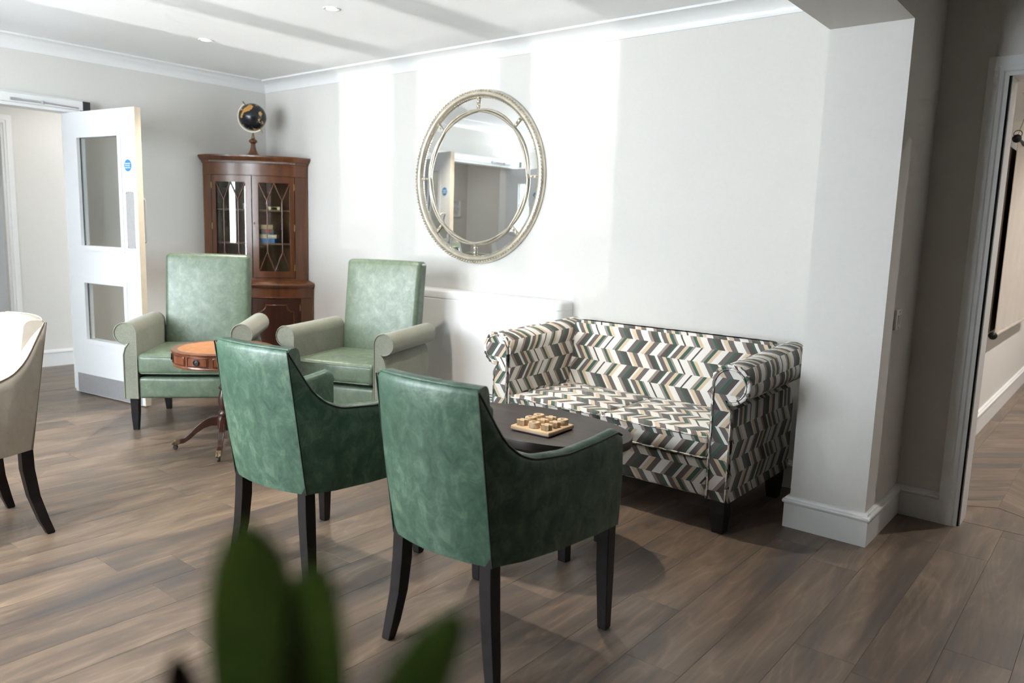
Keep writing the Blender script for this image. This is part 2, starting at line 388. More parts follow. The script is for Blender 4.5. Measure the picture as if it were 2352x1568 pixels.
        if smooth is not None:
            me.polygons.foreach_set('use_smooth', [True] * len(me.polygons)); me.set_sharp_from_angle(angle=math.radians(smooth))
        me.materials.append(MATS[mat]); return me
    def build(s, name, mat, parent=None, **kw):
        o = bpy.data.objects.new(name, s.mesh(name, mat, **kw)); COL.objects.link(o)
        if parent is not None: o.parent = parent
        return o
XYZ = lambda p, q, h: (p, q, h)
def thing(name, label, cat, loc=(0, 0, 0), rotz=0, group=None):
    o = bpy.data.objects.new(name, None); COL.objects.link(o); o.location = loc; o.rotation_euler = (0, 0, rotz)
    return tag(o, label, cat, group)
def tag(o, label, cat, group=None):
    o['label'] = label; o['category'] = cat
    if group: o['group'] = group
    return o
def struct(o, label=None):
    o['kind'] = 'structure'
    if label: o['label'] = label
    return o
def copy_tree(o, parent=None):
    c = o.copy(); COL.objects.link(c); c.parent = parent
    for ch in list(o.children): copy_tree(ch, c)
    return c

# ------------------------------------------------------------------ the room
XL, YB, H = -5.9, 3.845, 2.42
PX0, PX1, PY = -1.087, -0.776, 3.307            # the pier beside the sofa
XC = -7.04                                       # far wall of the corridor behind the double doors
DY0, DY1 = 0.555, 2.308                           # double doorway in the left wall
RX0, RX1 = -0.535, 0.45                          # doorway in the back wall
CX0, CX1, CY1 = -0.75, 1.15, 10.0                # corridor beyond it
XR = 6.0
b = MB(); b.box((XC - .1, YR - .2, -.12), (XR + .1, CY1 + .1, -.012)); floor = struct(b.build('floor', 'oak_plank'), 'brown grey oak plank floor')
# floor boards: each a piece of its own where the photograph shows them
PWID = 0.183
BRD = .085
def plank(x0, x1, y0, y1):
    g, t = 0.0003, 0.0006; m = MB(); w, l = (x1 - x0) / 2 - g, (y1 - y0) / 2 - g
    m.add([(-w, -l, -.012), (w, -l, -.012), (w, l, -.012), (-w, l, -.012), (-w, -l, -t), (w, -l, -t), (w, l, -t), (-w, l, -t),
           (-w + t, -l + t, 0), (w - t, -l + t, 0), (w - t, l - t, 0), (-w + t, l - t, 0)],
          [(8, 9, 10, 11), (4, 5, 9, 8), (5, 6, 10, 9), (6, 7, 11, 10), (7, 4, 8, 11), (0, 1, 5, 4), (1, 2, 6, 5), (2, 3, 7, 6), (3, 0, 4, 7)])
    o = m.build('plank', 'oak_plank', floor); o.location = ((x0 + x1) / 2, (y0 + y1) / 2, 0); return o
fixed = {-2: 3.02, -1: 2.33, 0: 3.50, 1: 2.62, 2: 3.3}
rp = random.Random(3); last = 0.4
for k in range(-36, 7):
    x0 = -0.53 + k * PWID; x1 = x0 + PWID
    if x1 < XC: continue
    x0 = max(x0, XC)
    yend = 3.93 if k >= 0 else YB
    ystart = -0.35 if x1 > XL else 0.9
    yj = fixed.get(k)
    if yj is None:
        yj = rp.uniform(0, 1.22)
        while abs(yj - last) < 0.25: yj = rp.uniform(0, 1.22)
        last = yj
    while yj > ystart: yj -= 1.22
    cuts = []; y = yj + 1.22
    while y < yend - 0.02: cuts.append(y); y += 1.22
    ys = [ystart] + [c for c in cuts if c > ystart + 0.05] + [yend]
    for a, c in zip(ys, ys[1:]): plank(x0, x1, a, c)
m = MB(); m.box((XL - .1, YR, -.013), (XR, -.35, 0)).box((XC, YR, -.013), (XL - .1, .9, 0)).box((-0.53 + 7 * PWID, -.35, -.013), (XR, YB, 0)).box((CX0, 3.93, -.013), (CX1, 3.975, .001)).box((CX0 + BRD, 4.105, -.013), (CX1, CY1, -.0015))  # last box: filler under the chevron boards, added to cover wedge gaps
m.build('boards_beyond_view_and_filler', 'oak_plank', floor)
# border board and chevron boards of the corridor beyond the right doorway
def quad_plank(pts, mat='oak_plank'):
    cx = sum(p[0] for p in pts) / 4; cy_ = sum(p[1] for p in pts) / 4; k = 0.996
    m = MB(); q = [((p[0] - cx) * k, (p[1] - cy_) * k) for p in pts]
    ang = math.atan2(pts[1][1] - pts[0][1], pts[1][0] - pts[0][0]) - PI / 2
    c_, s_ = math.cos(-ang), math.sin(-ang); q = [(x * c_ - y * s_, x * s_ + y * c_) for x, y in q]
    m.add([(x, y, -.012) for x, y in q] + [(x, y, 0) for x, y in q], [(4, 5, 6, 7), (0, 1, 5, 4), (1, 2, 6, 5), (2, 3, 7, 6), (3, 0, 4, 7)])
    o = m.build('plank', mat, floor); o.location = (cx, cy_, 0); o.rotation_euler = (0, 0, ang)
for y in (3.975, 5.2, 6.4, 7.6): plank(CX0, CX0 + BRD, y, y + 1.2)
plank(CX0 + BRD, CX0 + 1.1, 3.975, 4.11)
cw, st = 0.255, 0.145
for c in range(3):
    xa = CX0 + BRD + c * cw; xb = xa + cw; s_ = 1 if c % 2 == 0 else -1
    for i in range(-2, 30):
        y = 4.12 + i * st
        if s_ > 0: pts = [(xa, y - cw), (xb, y), (xb, y + st), (xa, y - cw + st)]
        else: pts = [(xa, y), (xb, y - cw), (xb, y - cw + st), (xa, y + st)]
        pts = [(px, max(py, 4.112)) for px, py in pts]
        if max(p[1] for p in pts) - 4.112 < 0.02 or pts[0][1] == pts[3][1] or pts[1][1] == pts[2][1]: continue
        quad_plank(pts)

# walls
def wall(name, boxes, mat='wall_paint', label=None):
    m = MB()
    for a, c in boxes: m.box(a, c)
    return struct(m.build(name, mat), label)
wall('wall_left', [((XL - .12, YR - .1, 0), (XL, DY0, H)), ((XL - .12, DY1, 0), (XL, YB, H)), ((XL - .12, DY0, 2.0), (XL, DY1, H))], label='pale grey wall with the double doorway')
wall('wall_back', [((XL - .12, YB, 0), (RX0, YB + .12, H)), ((RX1, YB, 0), (XR + .1, YB + .12, H)), ((RX0, YB, 1.985), (RX1, YB + .12, H))], label='pale grey wall behind mirror and sofa')
wall('wall_pier_and_blocker', [((PX0, PY, 0), (PX1, YB, H)), ((PX0, YR, 0), (PX1, -.26, H))], label='square pier beside the sofa, with an added unseen pier blocking window light')  # second box: unseen rear pier added to keep window light off the right side
wall('ceiling_beam', [((PX0, -.26, 2.097), (PX1, PY, H))], label='boxed beam running from the pier')
wall('wall_right', [((XR, YR - .1, 0), (XR + .1, YB, H))], label='plain wall of the far side')
bx = []; xs = [XL - .12] + [x for w in WIN for x in w] + [XR + .1]
for i in range(0, len(xs), 2): bx.append(((xs[i], YR - .12, 0), (xs[i + 1], YR, H)))
for x0, x1 in WIN: bx += [((x0, YR - .12, 0), (x1, YR, WZ[0])), ((x0, YR - .12, WZ[1]), (x1, YR, H))]
wall('wall_front', bx, label='window wall')
for i, (x0, x1) in enumerate(WIN):
    m = MB(); t = .035
    m.box((x0, YR - .1, WZ[0]), (x0 + t * .4, YR - .04, WZ[1])).box((x1 - t * .4, YR - .1, WZ[0]), (x1, YR - .04, WZ[1])).box((x0, YR - .1, WZ[1] - t), (x1, YR - .04, WZ[1])).box((x0 - .02, YR - .12, WZ[0] - .03), (x1 + .02, YR + .03, WZ[0]))
    struct(m.build('window_%d' % (i + 1), 'white_paint'), 'white window frame')
wall('wall_corridor', [((XC - .1, .05, 0), (XC, 1.40, H)), ((XC - .1, 2.215, 0), (XC, 5.0, H)), ((XC - .1, 1.40, 1.965), (XC, 2.215, H)), ((XC, 5.0, 0), (XL - .12, 5.1, H)), ((XC - .1, -.05, 0), (XL - .12, .05, H))], label='pale corridor wall beyond the double doors')
wall('wall_passage', [((CX0 - .1, YB + .12, 0), (CX0, CY1, H)), ((CX1, YB + .12, 0), (CX1 + .1, CY1, H)), ((CX0 - .1, CY1, 0), (CX1 + .1, CY1 + .1, H))], label='warm white walls of the passage beyond the right doorway')
b = MB(); b.box((XC - .2, YR - .3, H), (XR + .2, CY1 + .2, H + .12)); struct(b.build('ceiling', 'ceiling_paint'), 'white ceiling')

# cornices and skirting
# concave quarter: seen from below it hollows toward the wall
COV = [(0, 2.332), (.007, 2.332), (.007, 2.342)] + [(.087 - .080 * math.cos(PI / 2 * i / 8), 2.342 + .066 * math.sin(PI / 2 * i / 8)) for i in range(1, 9)] + [(.096, 2.408), (.096, 2.4205), (0, 2.4205)]
m = MB(); m.sweep([(PX0, YB), (XL, YB), (XL, YR)], COV, XYZ); struct(m.build('trim_1', 'white_paint', smooth=35), 'white coved cornice')
m = MB(); m.sweep([(XR, YB), (PX1, YB)], COV, XYZ); struct(m.build('trim_2', 'white_paint', smooth=35), 'white coved cornice beyond the beam')
SK = [(0, 0), (.018, 0), (.018, .108), (.024, .112), (.026, .119), (.024, .126), (.016, .129), (.013, .136), (.006, .140), (0, .140)]
SKt = .018
def skirt(name, path):
    m = MB(); m.sweep(path, SK, XYZ); return struct(m.build(name, 'white_paint', smooth=30), 'white moulded skirting board')
skirt('baseboard_back', [(PX0, YB), (-5.27, YB)])
skirt('baseboard_left', [(XL, 3.2), (XL, 2.34)])
skirt('baseboard_pier', [(-.594, YB), (PX1, YB), (PX1, PY), (PX0, PY), (PX0, YB - .03)])
skirt('baseboard_corridor', [(XC, 4.9), (XC, 2.292)])
m = MB(); m.sweep([(CX0, YB + .12), (CX0, CY1)][::-1], [(d, h * 1.1) for d, h in SK], XYZ); struct(m.build('baseboard_passage', 'white_paint', smooth=30), 'white skirting of the passage')

# right doorway: lining, architrave, dark gap
ARC = [(0, 0), (0, .012), (.014, .012), (.02, .018), (.034, .018), (.040, .022), (.046, .020), (.078, .020), (.078, 0)]
def architrave(name, x0, z1, x1, side, label):
    m = MB(); m.sweep([(x1, 0), (x1, z1), (x0, z1), (x0, 0)], [(-d, h) for d, h in ARC], side); return struct(m.build(name, 'white_paint', smooth=30), label)
architrave('trim_3', -.518, 1.951, RX1 - .02, lambda p, q, h: (p, YB - h, q), 'white moulded architrave of the right doorway')
m = MB(); m.sweep([(RX1 - .016, 0), (RX1 - .016, 1.957), (-.512, 1.957), (-.512, 0)], [(0, 0), (-.02, 0), (-.02, .02), (0, .02)], lambda p, q, h: (p, YB + .001 + h, q))
struct(m.build('door_1', 'gap_black'), 'dark seal strip of the doorway')
m = MB(); m.sweep([(RX1 - .02, 0), (RX1 - .02, 1.951), (-.506, 1.951), (-.506, 0)], [(0, .006), (-.028, .006), (-.028, .15), (0, .15)], lambda p, q, h: (p, YB + .003 + h, q))
struct(m.build('trim_4', 'white_paint'), 'white lining of the right doorway')
# left doorway lining and architrave
m = MB(); m.sweep([(DY0, 0), (DY0, 2.0), (DY1, 2.0), (DY1, 0)], [(0, -.125), (-.028, -.125), (-.028, .004), (0, .004)], lambda p, q, h: (XL + h, p, q)); struct(m.build('trim_5', 'white_paint'), 'white lining of the double doorway')
m = MB(); m.sweep([(DY0 + .01, 0), (DY0 + .01, 1.985), (DY1 - .01, 1.985), (DY1 - .01, 0)], [(d, h) for d, h in ARC], lambda p, q, h: (XL + h, p, q)); struct(m.build('trim_6', 'white_paint', smooth=30), 'white moulded architrave of the double doorway')
m = MB(); m.sweep([(1.40, 0), (1.40, 1.95), (2.215, 1.95), (2.215, 0)], [(d, h) for d, h in ARC], lambda p, q, h: (XC + h, p, q)); struct(m.build('trim_7', 'white_paint', smooth=30), 'white architrave across the corridor')
m = MB(); m.box((XC - .09, 1.40, 0), (XC - .05, 2.215, 1.96)); d2 = struct(m.build('door_2', 'door_white'), 'white door across the corridor')

# ------------------------------------------------------------------ double door leaves
def door_leaf(name, label, hinge, ang, sgn):
    T = .044; Wd = .816; Ht = 1.952
    root = thing(name, label, 'door', (hinge[0], hinge[1], .008), ang); root['kind'] = 'thing'
    Y = lambda a, c: (min(sgn * a, sgn * c), max(sgn * a, sgn * c))
    def bx(m, x0, y0, z0, x1, y1, z1):
        a, c = Y(y0, y1); m.box((x0, a, z0), (x1, c, z1))
    holes = [(.163, .636, 1.047, 1.785), (.172, .640, .39, .80)]
    m = MB(); bx(m, 0, 0, 0, .163, T, Ht); bx(m, .64, 0, 0, Wd - .008, T, Ht); bx(m, .163, 0, 1.785, .64, T, Ht); bx(m, .163, 0, .80, .64, T, 1.047); bx(m, .163, 0, 0, .64, T, .39)
    bx(m, .636, 0, 1.047, .64, T, 1.785); bx(m, .163, 0, .39, .172, T, .80); m.build('leaf', 'door_white', root)
    m = MB(); bx(m, Wd - .008, .001, 0, Wd, T - .001, Ht); m.build('edge_lipping', 'lipping', root)
    for x0, x1, z0, z1 in holes:
        for ya, yb in ((-.007, .015), (T - .015, T + .007)):
            m = MB(); w = .028
            bx(m, x0 - w, ya, z0 - w, x0 + .006, yb, z1 + w); bx(m, x1 - .006, ya, z0 - w, x1 + w, yb, z1 + w); bx(m, x0 + .006, ya, z0 - w, x1 - .006, yb, z0 + .006); bx(m, x0 + .006, ya, z1 - .006, x1 - .006, yb, z1 + w)
            m.build('glazing_bead', 'door_white', root)
        m = MB(); bx(m, x0, T / 2 - .003, z0, x1, T / 2 + .003, z1); m.build('pane', 'pane_glass', root)
        m = MB(); bx(m, x0 + .0, .016, z0, x0 + .008, T / 2 - .004, z1); m.build('seal', 'gap_black', root)
    m = MB(); bx(m, .695, -.0025, 1.05, .782, 0, 1.42); p = m.build('push_plate', 'steel', root)
    for zz in (1.06, 1.41):
        for xx in (.702, .775):
            q = MB(); q.lathe([(0, 0), (.004, 0), (.003, .0015), (0, .002)], 8); s_ = q.build('screw', 'dull_steel', p); s_.location = (xx, sgn * -.0025, zz); s_.rotation_euler = (PI / 2 * sgn, 0, 0)
    m = MB(); bx(m, .035, -.0025, .004, .785, 0, .140); m.build('kick_plate', 'dull_steel', root)
    m = MB(); bx(m, .035, T, .004, .785, T + .0025, .140); m.build('kick_plate', 'dull_steel', root)
    y1 = sgn * (T + .055); y0_ = sgn * T
    m = MB(); m.tube([(.74, y0_, 1.09), (.74, y1 - sgn * .02, 1.09), (.74, y1 - sgn * .006, 1.096), (.74, y1, 1.11), (.74, y1, 1.36), (.74, y1 - sgn * .006, 1.374), (.74, y1 - sgn * .02, 1.38), (.74, y0_, 1.38)], .010, 10)
    m.build('pull_handle', 'steel', root, smooth=40)
    for face in (0, 1):
        yy = -.0005 if face == 0 else T + .0005
        m = MB(); m.lathe([(0, 0), (.038, 0), (.038, .001), (0, .001)], 28)
        d = m.build('fire_door_sign', 'sign_blue', root); d.location = (.729, sgn * yy, 1.587); d.rotation_euler = (PI / 2, 0, 0) if (face == 0) == (sgn > 0) else (PI / 2, 0, PI)
        for ti, (txt, zz) in enumerate((('Automatic', .013), ('fire door', 0), ('keep clear', -.013))):
            cu = bpy.data.curves.new('lettering', 'FONT'); cu.body = txt; cu.size = .0135; cu.align_x = 'CENTER'; cu.align_y = 'CENTER'; cu.extrude = .0003
            tmp = bpy.data.objects.new('lettering_outline', cu); COL.objects.link(tmp); bpy.context.view_layer.update()
            lme = bpy.data.meshes.new_from_object(tmp.evaluated_get(bpy.context.evaluated_depsgraph_get())); bpy.data.objects.remove(tmp); lme.materials.clear(); lme.materials.append(MATS['sign_text'])
            t = bpy.data.objects.new('lettering', lme); COL.objects.link(t); t.parent = d; t.location = (0, zz, .0014)
    for zz in (.25, 1.0, 1.72):
        m = MB(); m.lathe([(.007, 0), (.007, .1)], 10, (-.005, sgn * (T + .002), zz)); m.build('hinge', 'steel', root, smooth=40)
    return root
door_leaf('swing_door', 'white open door leaf with two glass panels and a blue round sign', (-5.886, 2.236), math.radians(8.4), 1)
door_leaf('swing_door', 'white door leaf on the far jamb, seen only in the round mirror', (-5.886, .63), math.radians(-8), -1)
op = thing('door_operator', 'white door closer box with black end caps above the double doorway', 'door closer', (XL, 0, 0))
m = MB(); m.box((.02, .49, 1.985), (.085, 2.347, 2.045)); m.build('housing', 'white_paint', op, bevel=.003)
for y0, y1 in ((2.347, 2.395), (.442, .49)):
    m = MB(); m.box((.018, y0, 1.983), (.088, y1, 2.047)); m.build('end_cap', 'black_plastic', op, bevel=.003)
m = MB(); m.box((.001, .49, 1.964), (.075, 2.33, 1.984)); m.build('slide_channel', 'white_paint', op)
for a, c, e in (((.09, 1.93, 2.005), (.12, 2.08, 2.0), (.13, 2.30, 1.992)), ((.09, .95, 2.005), (.12, .80, 2.0), (.13, .58, 1.992))):
    m = MB(); m.tube([a, c], .006, 6).tube([c, e], .005, 6); m.lathe([(.010, -.01), (.012, 0), (.010, .01)], 10, c); m.box((.086, a[1] - .03, 1.997), (.10, a[1] + .03, 2.012)); m.build('closer_arm', 'dull_steel', op)

# framed picture in the corridor (seen in the mirror)
pf = thing('picture_frame', 'small white framed print on the corridor wall, seen in the mirror', 'picture', (XC, .27, 1.40))
m = MB(); m.sweep([(-.08, 0), (.08, 0), (.08, .22), (-.08, .22)], [(0, 0), (.018, 0), (.018, .018), (0, .018)], lambda p, q, h: (h, p, q), closed=True); m.build('frame', 'white_paint', pf)
m = MB(); m.box((.001, -.08, 0), (.006, .08, .22)); m.build('print', 'picture_print', pf)

# ------------------------------------------------------------------ downlights
def downlight(x, y, label, power=115.0, group='recessed ceiling downlights', z=H, spread=84, col=(1.0, 0.90, 0.77)):
    t = thing('downlight', label, 'ceiling light', (x, y, z), 0, group)
    m = MB(); m.ringlathe([(.030, -.002), (.044, -.004), (.046, -.001), (.046, .001), (.030, .001)], 28); m.build('bezel', 'white_paint', t, smooth=40)
    m = MB(); m.lathe([(0, -.0015), (.030, -.0015), (.030, .0005), (0, .0005)], 24); m.build('lens', 'led_lens', t)
    l = bpy.data.lights.new('led', 'SPOT'); l.energy = power; l.color = col; l.spot_size = math.radians(spread); l.spot_blend = 0.75; l.shadow_soft_size = .028
    o = bpy.data.objects.new('led', l); COL.objects.link(o); o.parent = t; o.location = (0, 0, -.012)
    return t
downlight(-4.89, 2.75, 'round recessed downlight nearer the double doors')
downlight(-3.58, 2.75, 'round recessed downlight above the mirror side of the ceiling')
downlight(-2.27, 2.75, 'recessed downlight over the coffee table')
for x, lab in ((-4.6, 'recessed downlight by the windows nearer the double doors'), (-3.0, 'recessed downlight by the windows nearer the beam')): downlight(x, 0.3, lab)
for y, nth in ((4.9, 'first'), (6.6, 'second'), (8.3, 'third')): downlight(.2, y, nth + ' added unseen lamp brightening the passage, counted from the right doorway', 105, 'added passage lamps', H, 150, (1.0, 0.95, 0.90))  # out of view, added to brighten the passage
for y, nth in ((.9, 'first'), (2.6, 'middle'), (4.2, 'last')): downlight(-6.5, y, nth + ' added unseen lamp lighting the corridor behind the double doors', 17, 'added corridor lamps', H, 150, (1.0, 0.94, 0.87))  # out of view, added to light the corridor wall

# ------------------------------------------------------------------ tub chairs
TOP = [(-.220, .855), (-.192, .790), (-.165, .716), (-.125, .668), (-.08, .646), (.035, .637), (.17, .648), (.27, .660), (.288, .660)]
def interp(tab, x):
    if x <= tab[0][0]: return tab[0][1]
    for (a, p), (c, q) in zip(tab, tab[1:]):
        if x <= c:
            t = (x - a) / (c - a); return p + (q - p) * t
    return tab[-1][1]
def smooth_tab(tab, n=60):
    a, c = tab[0][0], tab[-1][0]; xs = [a + (c - a) * i / n for i in range(n + 1)]; ys = [interp(tab, x) for x in xs]
    for _ in range(3): ys = [ys[0]] + [(ys[i - 1] + 2 * ys[i] + ys[i + 1]) / 4 for i in range(1, n)] + [ys[-1]]
    return list(zip(xs, ys))
TOPS = smooth_tab(TOP)
SIDEX = [(-.220, .190), (-.13, .229), (0, .258), (.16, .278), (.288, .287)]
ZB = .348
def tub_chair(label, loc, rot, leather, group, kick=0.0):
    root = thing('tub_chair', label, 'chair', (*loc, 0), rot, group); seam = 'green_seam_shaded' if 'green' in leather else 'cream_seam_shaded'
    rec = lambda y, z, w: y - .076 * max(0, (z - ZB) / .507) * w
    def shell(samples):                                         # samples: (x, y, nx, ny (inward), top, w, thick)
        secs = []
        for x, y, nx, ny, zt, w, th in samples:
            r = .022
            prof = [(0, ZB), (0, ZB + .004)] + [(0, ZB + (zt - r - ZB) * i / 9) for i in range(1, 10)] + [(.004, zt - .011), (.011, zt - .004), (r, zt), (th - r, zt), (th - .011, zt - .004), (th - .004, zt - .011)] + [(th, zt - r - (zt - r - .40) * i / 4) for i in range(5)] + [(th, ZB)]
            bulge = lambda z: .006 * math.sin(PI * min(1, max(0, (z - ZB) / (zt - ZB))))
            secs.append([(x + nx * (d - (bulge(z) if d == 0 else 0)), rec(y + ny * (d - (bulge(z) if d == 0 else 0)), z, w), z) for d, z in prof])
        k = len(secs[0]); vs = [v for s in secs for v in s]; m = MB()
        fs = [(i * k + j, (i + 1) * k + j, (i + 1) * k + (j + 1) % k, i * k + (j + 1) % k) for i in range(len(secs) - 1) for j in range(k)]
        fs += [tuple(range(k))[::-1], tuple((len(secs) - 1) * k + j for j in range(k))]
        m.add(vs, fs); return m, secs
    for sg in (1, -1):
        smp = []
        n = 34
        for i in range(n + 1):
            y = .288 - (.288 + .220) * (i / n) ** .9 if i < n else -.220
            x = interp(SIDEX, y); w = min(1, max(0, (.06 - y) / .26)); w = w * w * (3 - 2 * w)
            e = .004; dx = interp(SIDEX, min(.288, y + e)) - interp(SIDEX, max(-.220, y - e)); dy = min(.288, y + e) - max(-.220, y - e); l = math.hypot(dx, dy)
            nx, ny = -dy / l, dx / l
            zt = interp(TOPS, y); ed = .288 - y
            if ed < .02: zt -= .012 * (1 - ed / .02) ** 2
            smp.append((sg * x, y, sg * nx, ny, zt, w, .052))
        m, secs = shell(smp); m.build('side_panel', leather, root, smooth=50)
        pipe = [Vector(s[11]) + Vector((sg * .001, 0, .002)) for s in secs]
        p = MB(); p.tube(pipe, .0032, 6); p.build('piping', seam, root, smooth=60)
        cor = [Vector((sg * .1915, rec(-.2235, z, 1), z)) for z in [ZB + (.846 - ZB) * i / 10 for i in range(11)]]
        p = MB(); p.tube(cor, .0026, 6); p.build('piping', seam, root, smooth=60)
    smp = []
    for i in range(25):
        x = .190 - .380 * i / 24; y = -.220 - .032 * (1 - (x / .190) ** 2)
        dy = -.032 * (-2 * x / .190 ** 2); l = math.hypot(1, dy)
        smp.append((x, y, -dy / l, 1 / l, .855 + .004 * (1 - (x / .190) ** 2), 1, .07))
    m, secs = shell(smp); m.build('backrest', leather, root, smooth=50)
    p = MB(); p.tube([Vector(s[12]) + Vector((0, -.002, .002)) for s in secs], .0032, 6); p.build('piping', leather, root, smooth=60)
    m = MB(); m.rbox((0, .03, .43), (.41, .45, .11), .03, puff=(0, 0, .012), taper=lambda x, y, z: (x * (1 + .35 * (y - .1)), y, z)); m.build('seat_cushion', leather, root, smooth=60)
    m = MB(); m.prism([(.26, .27), (.23, 0), (.176, -.205), (0, -.235), (-.176, -.205), (-.23, 0), (-.26, .27)], XYZ, ZB + .003, .38); m.build('seat_frame', leather, root)
    for sg in (1, -1):
        m = MB(); m.post([(sg * .260, .262, ZB + .02, .022, .022), (sg * .262, .264, .2, .021, .021), (sg * .266, .268, .006, .016, .016), (sg * .266, .268, 0, .014, .014)]); m.build('leg', 'brown_black_wood', root, bevel=.002)
        m = MB(); m.post([(sg * .168, -.205, ZB + .03, .021, .021), (sg * .172, -.206, .27, .021, .022), (sg * .182, -.210 - kick * .25, .16, .020, .020), (sg * .198, -.219 - kick * .7, .06, .018, .018), (sg * .208, -.226 - kick, .006, .016, .015), (sg * .208, -.226 - kick, 0, .014, .013)]); m.build('leg', 'brown_black_wood', root, bevel=.002)
    return root
tub_chair('green leather tub chair in front, turned to the oval coffee table', (-1.469, 1.724), math.radians(1.5), 'green_leather', 'green leather tub chairs')
tub_chair('green leather tub chair between the drum table and the nearer tub chair', (-2.311, 1.709), math.radians(5), 'green_leather', 'green leather tub chairs')
tub_chair('cream leather tub chair cut by the picture edge, with black legs', (-3.474, .850), math.radians(181), 'cream_leather', None, .036)

# ------------------------------------------------------------------ wing-back style armchairs with fabric scroll arms
def scroll_profile(tin, r, top, bottom, n=16):
    """outline (x, z) of a right arm: inner face x = 0, scroll rolling outward"""
    cx, cz = r, top - r
    pts = [(0, bottom), (0, cz)]
    a0 = PI; a1 = -PI * 0.60
    for i in range(1, n + 1):
        a = a0 + (a1 - a0) * i / n; pts.append((cx + r * math.cos(a), cz + r * math.sin(a)))
    xe, ze = pts[-1]
    pts += [(tin + (xe - tin) * .35, ze - r * .45), (tin, ze - r * 1.1), (tin, bottom)]
    return pts
def arclen_uv(pts):
    s = [0]
    for a, c in zip(pts, pts[1:]): s.append(s[-1] + math.hypot(c[0] - a[0], c[1] - a[1]))
    return s
def arm_mesh(pts, fn, ys):                                      # extrude outline along y with metric UVs (u = y, v = height along the outline)
    m = MB(); k = len(pts); s = arclen_uv(pts); z0 = pts[0][1]
    vs = []; uv = []
    for y in ys:
        for i, (x, z) in enumerate(pts): vs.append(fn(x, y, z)); uv.append((y, z0 + s[i]))
    fs = [(i * k + j, i * k + j + 1, (i + 1) * k + j + 1, (i + 1) * k + j) for i in range(len(ys) - 1) for j in range(k - 1)]
    m.add(vs, fs, uv)
    for y in (ys[0], ys[-1]):
        m.add([fn(x, y, z) for x, z in pts], [tuple(range(k))], [(x + 3.0, z) for x, z in pts])
    n0 = len(vs)
    m.add([fn(pts[0][0], ys[0], pts[0][1]), fn(pts[-1][0], ys[0], pts[-1][1]), fn(pts[-1][0], ys[-1], pts[-1][1]), fn(pts[0][0], ys[-1], pts[0][1])], [(0, 1, 2, 3)], [(0, 0)] * 4)
    return m
def armchair(label, loc, rot, group):
    root = thing('armchair', label, 'armchair', (*loc, 0), rot, group)
    for sg in (1, -1):
        pts = scroll_profile(.075, .062, .652, .198)
        fn = lambda x, y, z: (sg * (.268 + x), y, z + .012 * (y + .345) * (z > .5))
        m = arm_mesh(pts, fn, [-.345 + .56 * i / 10 for i in range(11)]); m.build('arm', 'sage_fabric', root, smooth=45)
        out = [Vector(fn(x, -.347, z)) for x, z in pts]
        p = MB(); p.tube(out, .0036, 6); p.build('piping', 'sage_fabric', root, smooth=60)
        for y, foot, lx in ((-.30, -.30, .30), (.20, .24, .27)):
            m = MB(); m.post([(sg * lx, y, .205, .024, .024), (sg * lx, (y + foot) / 2, .1, .021, .021), (sg * lx, foot, 0, .015, .015)]); m.build('leg', 'black_wood', root, bevel=.002)
    m = MB(); m.rbox((0, -.065, .262), (.535, .55, .128), .018, puff=(0, .006, 0)); m.build('seat_rail', 'sage_leather', root, smooth=60)
    m = MB(); m.rbox((0, -.095, .405), (.533, .52, .125), .026, puff=(0, .008, .012)); sc = m.build('seat_cushion', 'sage_leather', root, smooth=60)
    for z in (.452, .353):
        p = MB(); p.tube([(-.245, -.357, z), (-.12, -.361, z), (0, -.362, z), (.12, -.361, z), (.245, -.357, z)], .003, 6); p.build('piping', 'sage_leather', sc, smooth=60)
    rec = lambda x, y, z: (x * (1 + .02 * z), y + .13 * (z + .31), z)
    m = MB(); m.rbox((0, .215, .715), (.530, .11, .645), .028, puff=(0, .012, .004), taper=rec); bk = m.build('backrest', 'sage_leather', root, smooth=60)
    return root
armchair('sage leather armchair with fabric scroll arms beside the open white door', (-4.592, 2.489), math.radians(47), 'sage armchairs')
armchair('sage leather armchair with fabric scroll arms in front of the white radiator', (-3.705, 3.085), math.radians(20), 'sage armchairs')

# ------------------------------------------------------------------ sofa
sofa = thing('sofa', 'two seat sofa in green, grey and cream chevron fabric against the wall', 'sofa', (-1.893, 2.99, 0))
F = 'chevron_fabric'
for sg in (1, -1):
    pts = scroll_profile(.106, .085, .737, .145, 20)
    fn = lambda x, y, z: (sg * (.550 + x), y, z + .045 * max(0, y) * min(1, max(0, (z - .5) / .15)))
    m = arm_mesh(pts, fn, [.0 + .70 * i / 12 for i in range(13)]); arm = m.build('arm', F, sofa, smooth=45, uvoff=(.07 * sg, 0))
    c0 = (.085, .737 - .085)
    # front facing: a flat scroll panel with piping, and the gathered rim of the roll
    pan = [(.014, .15), (.014, c0[1])] + [(c0[0] + .068 * math.cos(PI + (-PI * .58 - PI) * i / 14), c0[1] + .068 * math.sin(PI + (-PI * .58 - PI) * i / 14)) for i in range(1, 15)] + [(.097, .53), (.097, .15)]
    q = MB(); n = len(pan)
    q.prism(pan, lambda p, z, h: (sg * (.550 + p), h, z), -.012, .004)
    o = q.build('front_panel', F, arm, uvbox=True, uvoff=(.31 * sg, .02))
    p = MB(); p.tube([(sg * (.550 + x), -.013, z) for x, z in pan], .0045, 6); p.build('piping', F, arm, smooth=60, uvbox=True)
    rim = []
    for i in range(40):
        a = PI * .93 + (-PI * .55 - PI * .93) * i / 39
        rim.append((sg * (.550 + c0[0] + .078 * math.cos(a)), -.004, c0[1] + .078 * math.sin(a)))
    p = MB(); p.tube(rim, lambda t: .0105 + .0028 * math.sin(t * 150), 8); p.build('gathered_rim', F, arm, smooth=60, uvbox=True)
